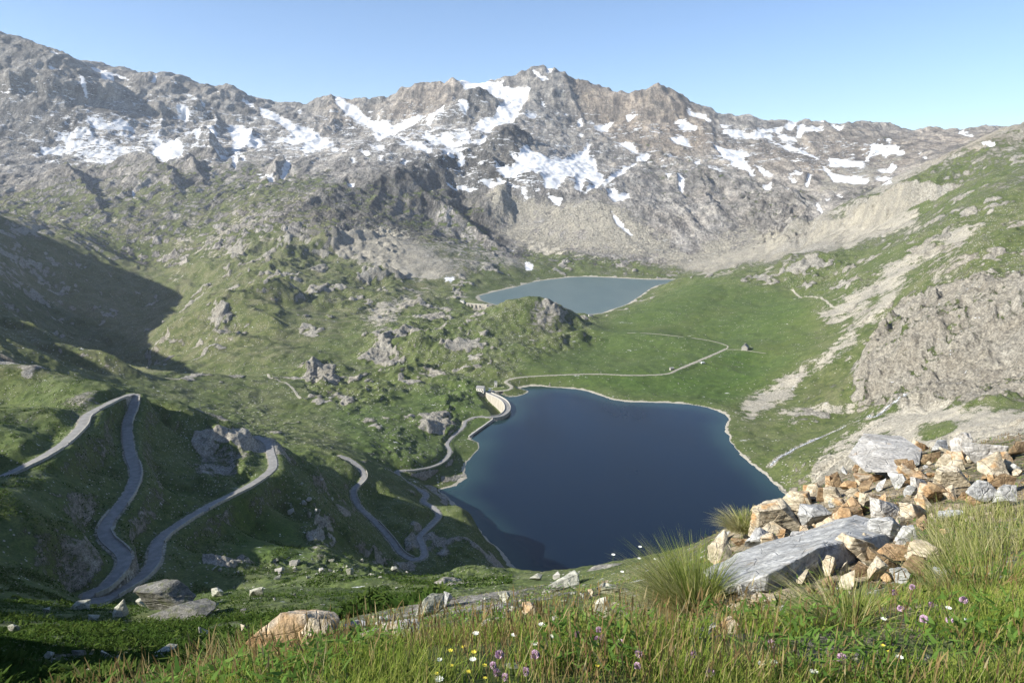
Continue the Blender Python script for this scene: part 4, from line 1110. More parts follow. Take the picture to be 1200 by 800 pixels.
k = NT('white render'); M['white'] = k.done(k.mix(k.noise(k.pos(), .7, 4), (.60, .58, .53), (.74, .72, .67)), .85)
k = NT('stone house wall'); p = k.pos(); M['housewall'] = k.done(k.mix(k.voro(p, 1.6), (.40, .38, .34), (.22, .21, .18)), .95)
k = NT('slate roof'); p = k.pos(); M['slate'] = k.done(k.mix(k.noise(p, 1.1, 5), (.16, .16, .155), (.30, .30, .29)), .8)
k = NT('window glass'); k.b.inputs['Roughness'].default_value = .08; M['glass'] = k.done((.02, .025, .03))
k = NT('weathered door wood'); M['wood'] = k.done(k.mix(k.noise(k.pos(), 3, 4), (.07, .05, .035), (.13, .095, .06)), .8)

def house(name, label, cat, loc, L, Wd, Hw, Hr, rz, wall, roof, nwin=2, flat=False, chimney=True, storeys=1):
    """gabled house, ridge along local x; front is local -y"""
    r = empty(name, loc, rz); tag(r, label, cat)
    bm = bmesh.new()
    v = [bm.verts.new(c) for c in ((-L/2,-Wd/2,-2),(L/2,-Wd/2,-2),(L/2,Wd/2,-2),(-L/2,Wd/2,-2),(-L/2,-Wd/2,Hw),(L/2,-Wd/2,Hw),(L/2,Wd/2,Hw),(-L/2,Wd/2,Hw),(-L/2,0,Hw+Hr),(L/2,0,Hw+Hr))]
    for f in ((0,1,5,4),(2,3,7,6),(1,2,6,9,5),(3,0,4,8,7),(4,5,9,8),(6,7,8,9)): bm.faces.new([v[i] for i in f])
    bm_obj('wall', bm, wall, r)
    bm = bmesh.new(); ov, th = .45, .22
    sl = Hr / (Wd / 2)
    for sgn in (-1, 1):
        pts_ = [(-L/2-ov, sgn*(Wd/2+ov), Hw-ov*sl+.04), (L/2+ov, sgn*(Wd/2+ov), Hw-ov*sl+.04), (L/2+ov, 0, Hw+Hr+.04), (-L/2-ov, 0, Hw+Hr+.04)]
        lo = [bm.verts.new(q) for q in pts_]; hi = [bm.verts.new((q[0], q[1], q[2]+th)) for q in pts_]
        bm.faces.new(lo); bm.faces.new(hi)
        for i in range(4): bm.faces.new((lo[i], lo[(i+1)%4], hi[(i+1)%4], hi[i]))
    ro = bm_obj('roof', bm, roof, r)
    if chimney:
        bm = bmesh.new(); box_bm(bm, (L*.28, Wd*.12, Hw+Hr+.35), (.7, .7, 1.5)); bm_obj('chimney', bm, wall, ro)
    for st_ in range(storeys):
        zc = Hw * (st_ + .55) / storeys
        for i in range(nwin):
            x = -L/2 + L * (i + .7) / (nwin + .9)
            bm = bmesh.new(); box_bm(bm, (x, -Wd/2-.02, zc), (1.0, .12, 1.2)); w = bm_obj('window', bm, M['wood'], r)
            bm = bmesh.new(); box_bm(bm, (x, -Wd/2-.09, zc), (.8, .04, 1.0)); bm_obj('pane', bm, M['glass'], w)
    bm = bmesh.new(); box_bm(bm, (L*.36, -Wd/2-.03, 1.0), (1.1, .12, 2.1)); bm_obj('door', bm, M['wood'], r)
    return r

def ground_at(px, py, y0=250):
    h = hit(px, py, y0)
    return h if h else at_z(px, py, 5)
p = at_z(563.5, 458.5, 4.0); p.z = gz(p.x, p.y)
house('dam_keeper_house', 'white keeper\'s house with grey roof at the far end of the curved dam', 'house', p, 9.0, 6.5, 4.6, 1.8, math.radians(-18), M['white'], M['slate'], 3, chimney=False)
p = ground_at(581, 452.5, 600)
r = empty('valve_tower', p); tag(r, 'small pale square tower hut standing on the grass behind the dam', 'tower')
bm = bmesh.new(); box_bm(bm, (0, 0, 2.2), (3.2, 3.2, 7.0)); bm_obj('wall', bm, M['white'], r)
bm = bmesh.new(); box_bm(bm, (0, 0, 5.85), (3.8, 3.8, .28)); bm_obj('roof', bm, M['slate'], r)
bm = bmesh.new(); box_bm(bm, (0, -1.63, 1.0), (.95, .1, 2.0)); bm_obj('door', bm, M['wood'], r)
p = ground_at(873, 410, 600); p.z = gz(p.x, p.y)
house('mountain_farmhouse', 'grey stone farmhouse with pitched roof alone on the green meadow', 'house', p, 10.5, 8.0, 4.8, 3.6, math.radians(62), M['housewall'], M['slate'], 3, storeys=2)
p = ground_at(787, 433.5, 600); p.z = gz(p.x, p.y)
house('stone_hut', 'tiny stone hut beside the shore road on the meadow', 'hut', p, 4.6, 3.6, 2.6, 1.2, math.radians(20), M['housewall'], M['slate'], 1, chimney=False)
p = at_z(692, 369.8, -9.0); p = ground_at(692, 370.5, 900); p.z = gz(p.x, p.y)
house('boathouse', 'tiny white hut on the near shore of the far lake', 'hut', p, 7.0, 4.0, 2.8, 1.0, math.radians(8), M['white'], M['slate'], 2, chimney=False)

# ------------------------------------------------------------------ vans
k = NT('white car paint'); k.b.inputs['Coat Weight'].default_value = .5; M['carwhite'] = k.done((.78, .78, .76), .35)
k = NT('tyre rubber'); M['tyre'] = k.done((.02, .02, .02), .8)
k = NT('wheel metal'); M['rim'] = k.done((.4, .4, .42), .4)
k = NT('red tail lamp'); M['lampred'] = k.done((.35, .02, .015), .3)
def van(label, loc, rz, Ln=5.6, Wd=2.0, H=2.4):
    r = empty('parked_van', loc, rz); tag(r, label, 'van', None)
    bm = bmesh.new()
    prof = [(-Ln/2, .35), (-Ln/2, H*.92), (-Ln/2+.15, H), (Ln*.26, H), (Ln*.38, H*.56), (Ln/2-.05, H*.46), (Ln/2, .4)]
    a = [bm.verts.new((x, -Wd/2, z)) for x, z in prof]; b = [bm.verts.new((x, Wd/2, z)) for x, z in prof]
    bm.faces.new(a); bm.faces.new(b)
    for i in range(len(prof)): bm.faces.new((a[i], a[(i+1) % len(prof)], b[(i+1) % len(prof)], b[i]))
    bm_obj('body', bm, M['carwhite'], r, .06)
    bm = bmesh.new()
    x0, z0_, x1, z1_ = Ln*.275, H*.97, Ln*.375, H*.6
    n = Vector((z0_ - z1_, 0, x1 - x0)).normalized() * .02
    v = [bm.verts.new((x + n.x, y, z + n.z)) for x, y, z in ((x0, -Wd*.42, z0_), (x1, -Wd*.42, z1_), (x1, Wd*.42, z1_), (x0, Wd*.42, z0_))]
    bm.faces.new(v); bm_obj('windscreen', bm, M['glass'], r)
    for sy in (-1, 1):
        bm = bmesh.new(); box_bm(bm, (Ln*.18, sy * (Wd/2 + .01), H*.72), (Ln*.16, .03, H*.24)); bm_obj('side_window', bm, M['glass'], r)
        for sx in (-.3, .3):
            bm = bmesh.new(); bmesh.ops.create_cone(bm, cap_ends=True, segments=18, radius1=.36, radius2=.36, depth=.24, matrix=Matrix.Translation((sx*Ln, sy*(Wd/2-.1), .36)) @ Matrix.Rotation(math.pi/2, 4, 'X'))
            w = bm_obj('wheel', bm, M['tyre'], r)
            bm = bmesh.new(); bmesh.ops.create_cone(bm, cap_ends=True, segments=14, radius1=.21, radius2=.21, depth=.03, matrix=Matrix.Translation((sx*Ln, sy*(Wd/2+.03), .36)) @ Matrix.Rotation(math.pi/2, 4, 'X'))
            bm_obj('rim', bm, M['rim'], w)
        bm = bmesh.new(); box_bm(bm, (-Ln/2-.02, sy*Wd*.4, .95), (.05, .16, .4)); bm_obj('tail_lamp', bm, M['lampred'], r)
    return r
p = at_z(574, 458.6, 3.4); van('white van standing on the road at the far end of the dam', (p.x, p.y, 3.5), math.radians(80))
p = ground_at(824, 426, 600); van('white van parked on the grass just below the meadow road', (p.x, p.y, gz(p.x, p.y)), math.radians(15))

# ------------------------------------------------------------------ the far dam
a, b = at_z(547, 355.2, -5), at_z(571, 357.2, -5)
fd = empty('far_dam', (a + b) / 2); tag(fd, 'small straight pale dam with buttresses at the left end of the far lake', 'dam')
base = Vector(fd.location); dv = b - a; L = dv.length; d = dv.normalized(); s = Vector((d.y, -d.x, 0)); ang = math.atan2(d.y, d.x)
def fdbox(name, along, off, z, size, mat):
    bm = bmesh.new(); box_bm(bm, (0, 0, 0), size); o = bm_obj(name, bm, mat, fd)
    o.location = d * along + s * off + Vector((0, 0, z)); o.rotation_euler.z = ang; return o
fdbox('wall', 0, 0, -9.5, (L, 4.0, 19), M['concrete'])
fdbox('parapet', 0, 1.6, .6, (L, .5, 1.1), M['pale'])
for t in (-.42, -.25, -.05, .15):
    fdbox('buttress', t * L, 3.2, -10.5, (2.2, 3.5, 18), M['stonewall'])
p = ground_at(542, 354.5, 900); p.z = gz(p.x, p.y)
house('gate_house', 'small pale gate house at the left end of the far dam', 'hut', p, 9, 6, 4.2, 1.2, ang, M['white'], M['slate'], 2, chimney=False)

# ------------------------------------------------------------------ stream
k = NT('white water'); p = k.pos()
f = k.ramp(k.noise(k.scale(p, (1, 1, 1)), .8, 5, .7), .46, .6)
M['stream'] = k.done(k.mix(f, (.10, .105, .10), (.74, .77, .79)), k.mix(f, (.2, .2, .2), (.8, .8, .8)))
r = catmull(CREEK, 2.0); V, F = [], []
for i, p in enumerate(r):
    d, s = frame_at(r, i)
    w = max(.25, 1.15 + 1.3 * mnoise.noise((i * .31, 1.7, 0)) + .5 * mnoise.noise((i * .9, 5.7, 0)))
    for off in (-w, 0, w):
        q = p + s * off; V.append((q.x, q.y, gz(q.x, q.y) + .38))
for i in range(len(r) - 1):
    for j in range(2):
        a = i * 3 + j; F.append((a, a + 3, a + 4, a + 1))
tag(mesh_obj('stream', V, F, M['stream'], smooth=True), 'foaming white mountain stream running down to the near lake', None, None, 'structure')
# ------------------------------------------------------------------ stones
def stone_mat(name, dark, light, stain, amount, s=.25):
    k = NT(name); p = k.pos()
    n1 = k.noise(p, 1 / (s * .18), 6, .68); n2 = k.noise(p, 1 / s, 5, .6); n3 = k.noise(k.scale(p, (1, .8, 3.2), (.3, .2, .4)), .9 / s, 5, .65, .5)
    c = k.mix(k.ramp(n3, .32, .68), dark, light)
    c = k.mix(k.ramp(n2, .62 - amount * .4, .78 - amount * .4, 0, .9), c, stain)
    c = k.mul(c, k.mix(k.ramp(n1, .3, .7), (.62, .62, .62), (1.18, 1.18, 1.18)))
    lich = k.ramp(k.voro(p, 2.6 / s), .16, .10, 0, .5)
    c = k.mix(k.math('MULTIPLY', lich, k.ramp(n2, .4, .55)), c, (.10, .105, .07))
    crack = k.ramp(k.voro(k.scale(p, (1, 1, 1.7), (.5, .2, .1)), 1.1 / s, 'DISTANCE_TO_EDGE'), 0, .035)
    h = k.math('ADD', k.math('MULTIPLY', n1, .6), k.math('ADD', n3, k.math('MULTIPLY', crack, .35)))
    return k.done(c, .88, k.bump(h, s * .16, .8))
ST = {'grey': stone_mat('grey gneiss', (.26, .26, .25), (.50, .50, .48), (.36, .29, .2), .08),
      'white': stone_mat('white quartz', (.33, .315, .285), (.55, .53, .49), (.50, .36, .22), .08),
      'ochre': stone_mat('rusty stone', (.30, .18, .085), (.50, .35, .20), (.55, .48, .37), .3),
      'tan': stone_mat('tan stone', (.34, .29, .20), (.56, .49, .37), (.42, .25, .11), .25),
      'brown': stone_mat('brown stone', (.15, .10, .055), (.32, .23, .13), (.40, .32, .22), .15),
      'dark': stone_mat('dark lichened stone', (.10, .10, .09), (.25, .24, .21), (.13, .14, .07), .3, .8),
      'pale': stone_mat('pale lichened boulder', (.30, .30, .24), (.50, .49, .40), (.2, .2, .12), .15, .8)}
def hull_mesh(name, pts_, edge, rough, seed, bev=.03):
    bm = bmesh.new()
    for p in pts_: bm.verts.new(p)
    r = bmesh.ops.convex_hull(bm, input=bm.verts[:])
    bmesh.ops.delete(bm, geom=[e for e in r['geom_interior'] if isinstance(e, bmesh.types.BMVert)], context='VERTS')
    loose = [v for v in bm.verts if not v.link_faces]
    if loose: bmesh.ops.delete(bm, geom=loose, context='VERTS')
    bmesh.ops.dissolve_limit(bm, angle_limit=.12, verts=bm.verts[:], edges=bm.edges[:])
    if bev: bmesh.ops.bevel(bm, geom=bm.edges[:], offset=bev, segments=1, affect='EDGES')
    for _ in range(5):
        bmesh.ops.triangulate(bm, faces=bm.faces[:])
        es = [e for e in bm.edges if e.calc_length() > edge]
        if not es: break
        bmesh.ops.subdivide_edges(bm, edges=es, cuts=1)
    bmesh.ops.triangulate(bm, faces=bm.faces[:])
    bm.normal_update()
    off = Vector((seed * 3.17, seed * 1.3, 0))
    sz = max((max(v.co[i] for v in bm.verts) - min(v.co[i] for v in bm.verts)) for i in range(3))
    for v in bm.verts:
        q = v.co / sz
        n = mnoise.noise(q * 3.1 + off) * .55 + mnoise.noise(q * 7.3 + off) * .3 + mnoise.noise(q * 17 + off) * .2
        st = math.sin((q.z * 2.2 + q.x * .5 + mnoise.noise(q * 2 + off)) * 14) * .14      # bedding steps
        v.co += v.normal * (n + st) * rough * sz
    bmesh.ops.recalc_face_normals(bm, faces=bm.faces[:])
    me = bpy.data.meshes.new(name); bm.to_mesh(me); bm.free()
    return me
PROTO = []
for sd_ in range(18):
    r = random.Random(100 + sd_)
    pts_ = []
    box = r.uniform(.25, .95)
    for _ in range(r.randint(8, 13)):
        v = Vector((r.gauss(0, 1), r.gauss(0, 1), r.gauss(0, 1))).normalized()
        c = v / max(abs(v.x), abs(v.y), abs(v.z))
        pts_.append((v * (1 - box) + c * box) * .5 * r.uniform(.8, 1))
    xs_ = [max(abs(p[i]) for p in pts_) for i in range(3)]
    PROTO.append([Vector((p.x / xs_[0] * .5, p.y / xs_[1] * .5, p.z / xs_[2] * .5)) for p in pts_])
_pm = {}
def proto_mesh(sd_, typ):
    key = (sd_ % len(PROTO), typ)
    if key not in _pm:
        me = hull_mesh('boulder', PROTO[key[0]], .075, .042, key[0] + 1, .012)
        me.materials.append(ST[typ]); _pm[key] = me
    return _pm[key]
def find(px, py, y1=150):
    h = hit(px, py, 1.6, y1)
    if h: return h
    u, t = survey(px, py)
    best = None
    for Y in np.exp(np.linspace(math.log(3), math.log(min(y1, 60)), 90)):
        g = gz(u * Y, Y); e = abs(EYE + t * Y - g) / Y
        if best is None or e < best[0]: best = (e, Y, g)
    return Vector((u * best[1], best[1], best[2]))
def stone(name, px, py, w, h, typ, sd_, label, dep=.8, tilt=(0, 0), group=None, sink=.22, cat='rock', y1=150):
    b = find(px, py, y1)
    sc_ = b.y * .98 / (CP + ((400 - py) / FOC) * SP) / FOC
    W_, H_ = w * sc_, h * sc_
    o = bpy.data.objects.new(name, proto_mesh(sd_, typ)); COL.objects.link(o)
    D_ = W_ * dep
    o.scale = (W_, D_, H_ * (1 + sink) * 1.0)
    o.rotation_euler = (tilt[0], tilt[1], random.Random(sd_ * 13 + int(px)).uniform(-.35, .35))
    o.location = b + Vector((0, D_ * .35, H_ * (.5 - sink * .5)))
    tag(o, label, cat, group)
    STONES.append((o.location.x, o.location.y, max(W_, D_) * .5))
    return o
STONES = []
def custom(name, pts_, typ, seed, label, edge, rough, bev=.02):
    c = sum(pts_, Vector()) / len(pts_)
    me = hull_mesh(name, [p - c for p in pts_], edge, rough, seed, bev); me.materials.append(ST[typ])
    o = bpy.data.objects.new(name, me); COL.objects.link(o); o.location = c
    r_ = max((p - c).length for p in pts_) * .55
    STONES.append((c.x, c.y, r_))
    return tag(o, label, 'rock')
def dn(p, z): return p - Vector((0, 0, z))
top = [at(822, 669, 6.1), at(880, 641, 6.9), at(940, 621, 7.3), at(1002, 602, 7.7), at(1062, 619, 7.0), at(1000, 632, 6.0), at(958, 640, 5.6), at(900, 672, 5.15), at(846, 688, 5.3)]
custom('boulder', top + [dn(p, .55) for p in top[1:5]] + [at(952, 672, 5.6), at(898, 694, 5.15), at(852, 697, 5.3), at(1020, 655, 6.0)], 'grey', 3, 'long grey tilted slab lying across the right hand rock pile', .045, .018, .012)
f = [at(1013, 553, 10.2), at(1056, 554, 10.0), at(1078, 545, 10.4), at(1082, 526, 11.0), at(1031, 522, 11.2)]
custom('boulder', f + [p + Vector((.15, .9, -.1)) for p in f], 'white', 5, 'big white quartz block at the top of the rock pile', .05, .01, .02)

ROCKS = [  # px, base py, width, height (surveyed), kind of stone, what it looks like
 (1081,525,19,13,'ochre','small orange stone directly behind the white quartz block'),(1101,531,26,14,'grey','grey stone right of the orange one on the rock pile\'s crest'),
 (1128,531,30,24,'white','pale block at the far right end of the rock pile\'s crest'),(1092,542,24,14,'brown','olive brown stone right of the white quartz block'),(1113,547,26,20,'tan','leaning pinkish slab below the pale block on the crest'),
 (1077,571,30,18,'ochre','orange slab at the lower right corner of the white quartz block'),(1053,572,26,19,'grey','grey stone propping up the white quartz block'),(1036,574,15,16,'grey','small grey stone below the left part of the white quartz block'),
 (1068,581,16,12,'grey','small grey stone below the orange slab'),(1014,568,36,15,'ochre','flat orange stone at the left foot of the white quartz block'),(987,569,30,18,'brown','brown stone on the crest left of the white quartz block'),
 (976,587,22,15,'tan','left one of two pale yellow stones in a row'),(1000,585,20,14,'tan','right one of two pale yellow stones in a row'),(1016,600,20,23,'tan','upright pale stone right of the rusty hollow rock'),
 (1041,607,40,25,'white','broad whitish rock below the grey stones, right side of the pile'),(994,609,38,23,'brown','rusty brown rock behind the top of the grey slab'),(990,610,11,11,'white','small white wedge stuck in front of the rusty brown rock'),
 (1040,634,48,30,'grey','dark grey boulder overhanging a black hollow at the slab\'s right end'),(1010,657,52,36,'tan','tan block leaning on the front of the grey slab'),(1043,662,50,20,'ochre','rusty flat slab right of the tan block'),
 (969,675,24,25,'tan','pale cracked block under the middle of the grey slab'),(987,678,16,21,'tan','narrow yellowish stone next to the pale cracked block'),(1008,676,22,18,'brown','brown stone under the tan block'),
 (1029,682,30,28,'tan','rounded tan rock below the rusty flat slab'),(1056,684,30,19,'grey','grey stone in grass right of the rounded tan rock'),(1059,650,16,14,'tan','small yellowish stone below the black hollow'),
 (1086,663,40,28,'tan','low tan and grey rock half buried in dry grass, right side'),(1103,677,24,15,'grey','grey stone in the grass at the right end of the rocks'),
 (860,664,56,54,'tan','tall pale rock at the lake side edge with a grass tuft on it'),(912,632,66,42,'tan','broad pale ochre rock face above the grey slab'),(888,645,34,28,'white','whitish rock between the pale edge rock and the grey slab'),
 (958,618,44,24,'grey','light grey slab above the long tilted slab'),(876,698,26,15,'white','white stone in green plants below the long slab\'s left end'),(896,708,36,13,'tan','flat tan stone in front of the white stone'),
 (828,715,10,11,'ochre','bright orange pebble beside the big grass tussock'),(838,716,12,12,'tan','tan pebble right of the bright orange one'),(847,710,13,11,'tan','tan pebble at the back of the pebble cluster'),(857,721,17,13,'tan','tan stone in the middle of the pebble cluster'),
 (871,723,13,11,'white','white pebble at the right of the pebble cluster'),(834,731,17,15,'grey','grey stone at the front left of the pebble cluster'),(853,742,26,19,'tan','largest pale stone at the front of the pebble cluster'),(836,740,14,9,'white','white chip left of the largest pale stone in the cluster'),
 (822,722,10,9,'tan','small tan pebble at the foot of the big grass tussock'),(907,727,14,20,'tan','upright tan stone below the flat tan stone'),(920,723,15,13,'grey','grey stone right of the upright tan stone'),(796,733,11,11,'grey','grey pebble below the big grass tussock'),
 (768,745,16,9,'ochre','flat orange stone left below the big grass tussock'),(707,726,24,24,'pale','pale rock with a dark hollow in the middle of the meadow'),
 (338,768,112,50,'ochre','large mottled rusty rock in the grass, front left'),(374,762,44,34,'tan','cracked tan rock against the right side of the large rusty rock'),(381,730,22,19,'white','upright pinkish white stone on top of the large rusty rock'),
 (416,744,36,24,'grey','black and white streaked rock right of the upright stone'),(430,762,40,25,'grey','grey slab in grass below the streaked rock'),(467,748,52,14,'white','flat pale slab with a sharp edge, right of the streaked rock'),(453,729,18,8,'grey','small grey stone behind the flat pale slab'),
 (503,725,38,26,'pale','ribbed light rock on the grassy hump, centre left'),(520,711,20,18,'grey','leaning grey plate above the ribbed light rock'),(655,691,54,12,'pale','long flat pale rock near the grassy hump\'s top'),(652,678,9,9,'white','small white stone standing on the hump\'s skyline against the lake'),
 (628,681,18,7,'pale','flat stone on the hump\'s skyline left of the small white one'),(590,706,18,13,'pale','pale stone on the left shoulder of the grassy hump'),(571,734,17,9,'white','white stone in the grass below the hump'),(622,721,24,14,'tan','tan stone half hidden in brown grass on the hump'),
 (711,695,28,9,'pale','flat pale stone near the right end of the hump'),(140,723,24,26,'pale','pointed pale boulder lit on its left face, beside the bottom hairpin'),(184,722,78,32,'dark','big dark overhanging boulder beside the pointed pale one'),
 (210,727,76,14,'dark','long dark slab lying below the overhanging boulder'),(182,708,16,18,'pale','pale stone on top of the overhanging boulder'),(238,750,13,20,'white','pointed white stone at the edge of the brown weeds'),(300,699,20,18,'pale','square pale boulder alone on the green slope'),
 (93,714,26,9,'pale','flat pale stone left of the bottom hairpin'),(107,729,16,9,'pale','small pale stone in green scrub below the bottom hairpin'),(126,774,14,15,'pale','leaning pale stone in the scrub, lower left'),(103,802,12,20,'tan','tan stone at the picture\'s bottom, lower left'),
 (121,800,18,20,'pale','pale slanted stone at the picture\'s bottom next to the tan one'),(142,800,26,22,'dark','dark grey stone at the picture\'s bottom, lower left'),(171,789,38,15,'dark','long grey stone with a pale rim, lower left'),(192,768,26,9,'pale','flat pale stone in scrub, above the long grey one'),
 (88,774,18,12,'dark','dark stone in the scrub near the left edge'),(221,804,24,17,'pale','pale greenish rock at the bottom edge, front of the yellow grass'),(254,699,18,9,'pale','low pale stone on the green slope left of the square boulder')]
ROCKS += [(1150,545,54,34,'white','large pale rock beyond the right end of the crest stones'),(1185,560,60,40,'tan','large tan rock at the far right border of the picture'),(1120,575,40,26,'tan','tan boulder below the leaning pinkish slab'),
 (1150,590,44,28,'grey','grey boulder in the rubble near the right border'),(1095,590,34,22,'ochre','rusty boulder in the rubble below the orange slab'),(1075,610,40,24,'tan','pale tan boulder right of the broad whitish rock'),
 (1115,612,34,20,'grey','grey boulder where the dry grass begins on the right'),(935,598,40,22,'tan','pale tan rock on the lake side brow above the ochre rock face'),(955,585,30,18,'ochre','rusty rock on the brow left of the two yellow stones'),
 (900,612,34,22,'tan','tan rock at the lake side end of the brow'),(930,652,40,26,'white','whitish rock behind the middle of the long slab'),(985,640,34,20,'tan','tan rock touching the upper edge of the long slab')]
for i, (px, py, w, h, typ, lab) in enumerate(ROCKS):
    stone('boulder' if w > 26 else 'stone', px, py, w, h, typ, i * 7 + 1, lab, dep=.75 if w < 60 else .6)

def scatter(n, poly, wr, typs, label, group, seed, y1=150, flat=.55):
    r = random.Random(seed); k_ = 0; tries = 0
    xs_ = [p[0] for p in poly]; ys_ = [p[1] for p in poly]
    while k_ < n and tries < n * 30:
        tries += 1
        px, py = r.uniform(min(xs_), max(xs_)), r.uniform(min(ys_), max(ys_))
        ins = False
        for i in range(len(poly)):
            (ax, ay), (bx, by) = poly[i], poly[(i + 1) % len(poly)]
            if (ay > py) != (by > py) and px < (bx - ax) * (py - ay) / (by - ay) + ax: ins = not ins
        if not ins or not hit(px, py, 1.6, y1): continue
        w = wr[0] + (wr[1] - wr[0]) * r.random() ** 2.2
        stone('boulder' if w > 14 else 'stone', px, py, w, w * r.uniform(.4, .4 + flat), r.choice(typs), r.randint(0, 17), label, r.uniform(.6, 1), (r.uniform(-.2, .2), r.uniform(-.2, .2)), group, y1=y1)
        k_ += 1
scatter(210, [(840,640),(880,600),(950,572),(1020,535),(1150,525),(1230,530),(1190,600),(1110,630),(1060,690),(960,700),(870,690)], (6, 34), ['tan','tan','ochre','grey','tan','brown','brown','white','ochre'], 'small rust, tan or grey rubble stone wedged in the right hand rock pile', 'rubble of the rock pile', 1, 30)
scatter(26, [(790,715),(830,705),(920,690),(960,705),(930,740),(800,750)], (3, 10), ['tan','white','ochre','grey'], 'tiny pebble in the stony patch under the long grey slab', 'pebbles below the slab', 2, 30)
scatter(24, [(560,700),(640,680),(760,690),(760,730),(600,735),(520,720)], (3, 11), ['pale','white','tan'], 'small pale stone scattered on the grassy hump before the lake', 'stones on the grassy hump', 3, 60)
scatter(14, [(270,740),(400,725),(480,720),(470,760),(300,770)], (3, 12), ['tan','grey','white','ochre'], 'small stone among grass around the large rusty rock', 'stones around the rusty rock', 4, 40)
scatter(30, [(0,705),(240,700),(330,690),(520,690),(480,715),(250,750),(200,800),(0,800)], (4, 15), ['pale','pale','dark','tan'], 'small pale or dark stone in the shaded green scrub of the lower left slope', 'stones on the lower left slope', 5, 170)
scatter(26, [(230,650),(490,660),(480,680),(330,680),(235,668)], (3, 11), ['pale','pale','white'], 'pale stone in the long line of rubble crossing the green slope', 'line of rubble on the green slope', 6, 320)
scatter(24, [(330,570),(380,560),(400,590),(370,610),(330,600)], (2.5, 8), ['pale','white'], 'white boulder in the boulder field below the long straight road', 'boulder field below the road', 7, 450)

# ------------------------------------------------------------------ grass, herbs, scrub
def blade_mat(name, cols, transl=.35):
    k = NT(name); a = k.attr('tone').outputs['Fac']
    n = k.n.new('ShaderNodeValToRGB'); k.put(n.inputs[0], a)
    e = n.color_ramp.elements
    while len(e) < len(cols): e.new(.5)
    for i, c in enumerate(cols): e[i].position = i / (len(cols) - 1); e[i].color = (*c, 1)
    d = k.n.new('ShaderNodeBsdfDiffuse'); t = k.n.new('ShaderNodeBsdfTranslucent'); m = k.n.new('ShaderNodeMixShader')
    k.put(d.inputs[0], n.outputs[0]); k.put(t.inputs[0], n.outputs[0]); m.inputs[0].default_value = transl
    k.l.new(d.outputs[0], m.inputs[1]); k.l.new(t.outputs[0], m.inputs[2]); k.n.remove(k.b)
    k.l.new(m.outputs[0], k.n['Material Output'].inputs['Surface'])
    return k.m
B = {'green': blade_mat('green grass blades', [(.10, .165, .025), (.20, .275, .045), (.32, .335, .09), (.44, .39, .20)], .45),
     'seed': blade_mat('dry seed grass', [(.13, .085, .04), (.22, .15, .065), (.30, .24, .11), (.36, .31, .17)]),
     'herb': blade_mat('broad herb leaves', [(.06, .12, .025), (.10, .18, .035), (.16, .24, .06)]),
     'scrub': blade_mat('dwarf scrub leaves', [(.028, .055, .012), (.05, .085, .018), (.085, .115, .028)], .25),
     'tuss': blade_mat('tussock blades', [(.09, .14, .025), (.17, .22, .04), (.30, .31, .11), (.50, .46, .26)], .4)}
def blades(base, height, lean, width, bend, tone, segs=3, r=rng, tip=.12):
    """arrays -> ribbons; lean is a horizontal vector per blade"""
    n = len(base)
    ang = r.uniform(0, 2 * np.pi, n)
    side = np.stack([np.cos(ang), np.sin(ang), np.zeros(n)], -1)
    V = np.empty((n, segs + 1, 2, 3), np.float32)
    for s in range(segs + 1):
        t = s / segs
        c = base + np.stack([lean[:, 0] * t ** bend, lean[:, 1] * t ** bend, height * (t - .25 * t * t * np.clip(np.hypot(lean[:, 0], lean[:, 1]) / (height + 1e-6), 0, 2))], -1)
        w = width * (1 - (1 - tip) * t ** 1.5)
        V[:, s, 0] = c - side * w[:, None] * .5
        V[:, s, 1] = c + side * w[:, None] * .5
    i = np.arange(n)[:, None] * (segs + 1) * 2
    F = np.concatenate([np.stack([i + 2 * s, i + 2 * s + 1, i + 2 * s + 3, i + 2 * s + 2], -1) for s in range(segs)], 1).reshape(-1, 4)
    T = np.repeat(tone, (segs + 1) * 2)
    return V.reshape(-1, 3), F, np.stack([T, T, T, np.ones_like(T)], -1)
def join(parts):
    V, F, T, o = [], [], [], 0
    for v, f, t in parts:
        V.append(v); F.append(f + o); T.append(t); o += len(v)
    return np.concatenate(V), np.concatenate(F), np.concatenate(T)
def gz_arr(x, y):
    u = x / y
    c = np.clip(np.searchsorted(US, u) - 1, 0, NC - 2); r = np.clip(np.searchsorted(YS, y) - 1, 0, NR - 2)
    a = (u - US[c]) / (US[c + 1] - US[c]); b = (y - YS[r]) / (YS[r + 1] - YS[r])
    return (Z[r, c] * (1 - a) + Z[r, c + 1] * a) * (1 - b) + (Z[r + 1, c] * (1 - a) + Z[r + 1, c + 1] * a) * b
def spots(n, y0, y1, power, u0=-1.25, u1=1.7, keep=None):
    q = rng.random(n)
    e = 1 - power
    Y = (y0 ** e + q * (y1 ** e - y0 ** e)) ** (1 / e) if abs(e) > 1e-6 else y0 * (y1 / y0) ** q
    U = rng.uniform(u0, u1, n)
    x, y = U * Y, Y
    z = gz_arr(x, y)
    px, py = reproject(U, (z - EYE) / Y)
    ok = np.ones(n, bool)
    for sx, sy, sr in STONES:
        ok &= ((x - sx) ** 2 + (y - sy) ** 2) > (sr * .8) ** 2
    if keep is not None: ok &= rng.random(n) < keep(px, py, x, y)
    return np.stack([x, y, z], -1)[ok], px[ok], py[ok]
SUNNY = lambda px, py: (px > 215) | (py < 690)
def rk(px, py): return lookup(ROCK, px, py)
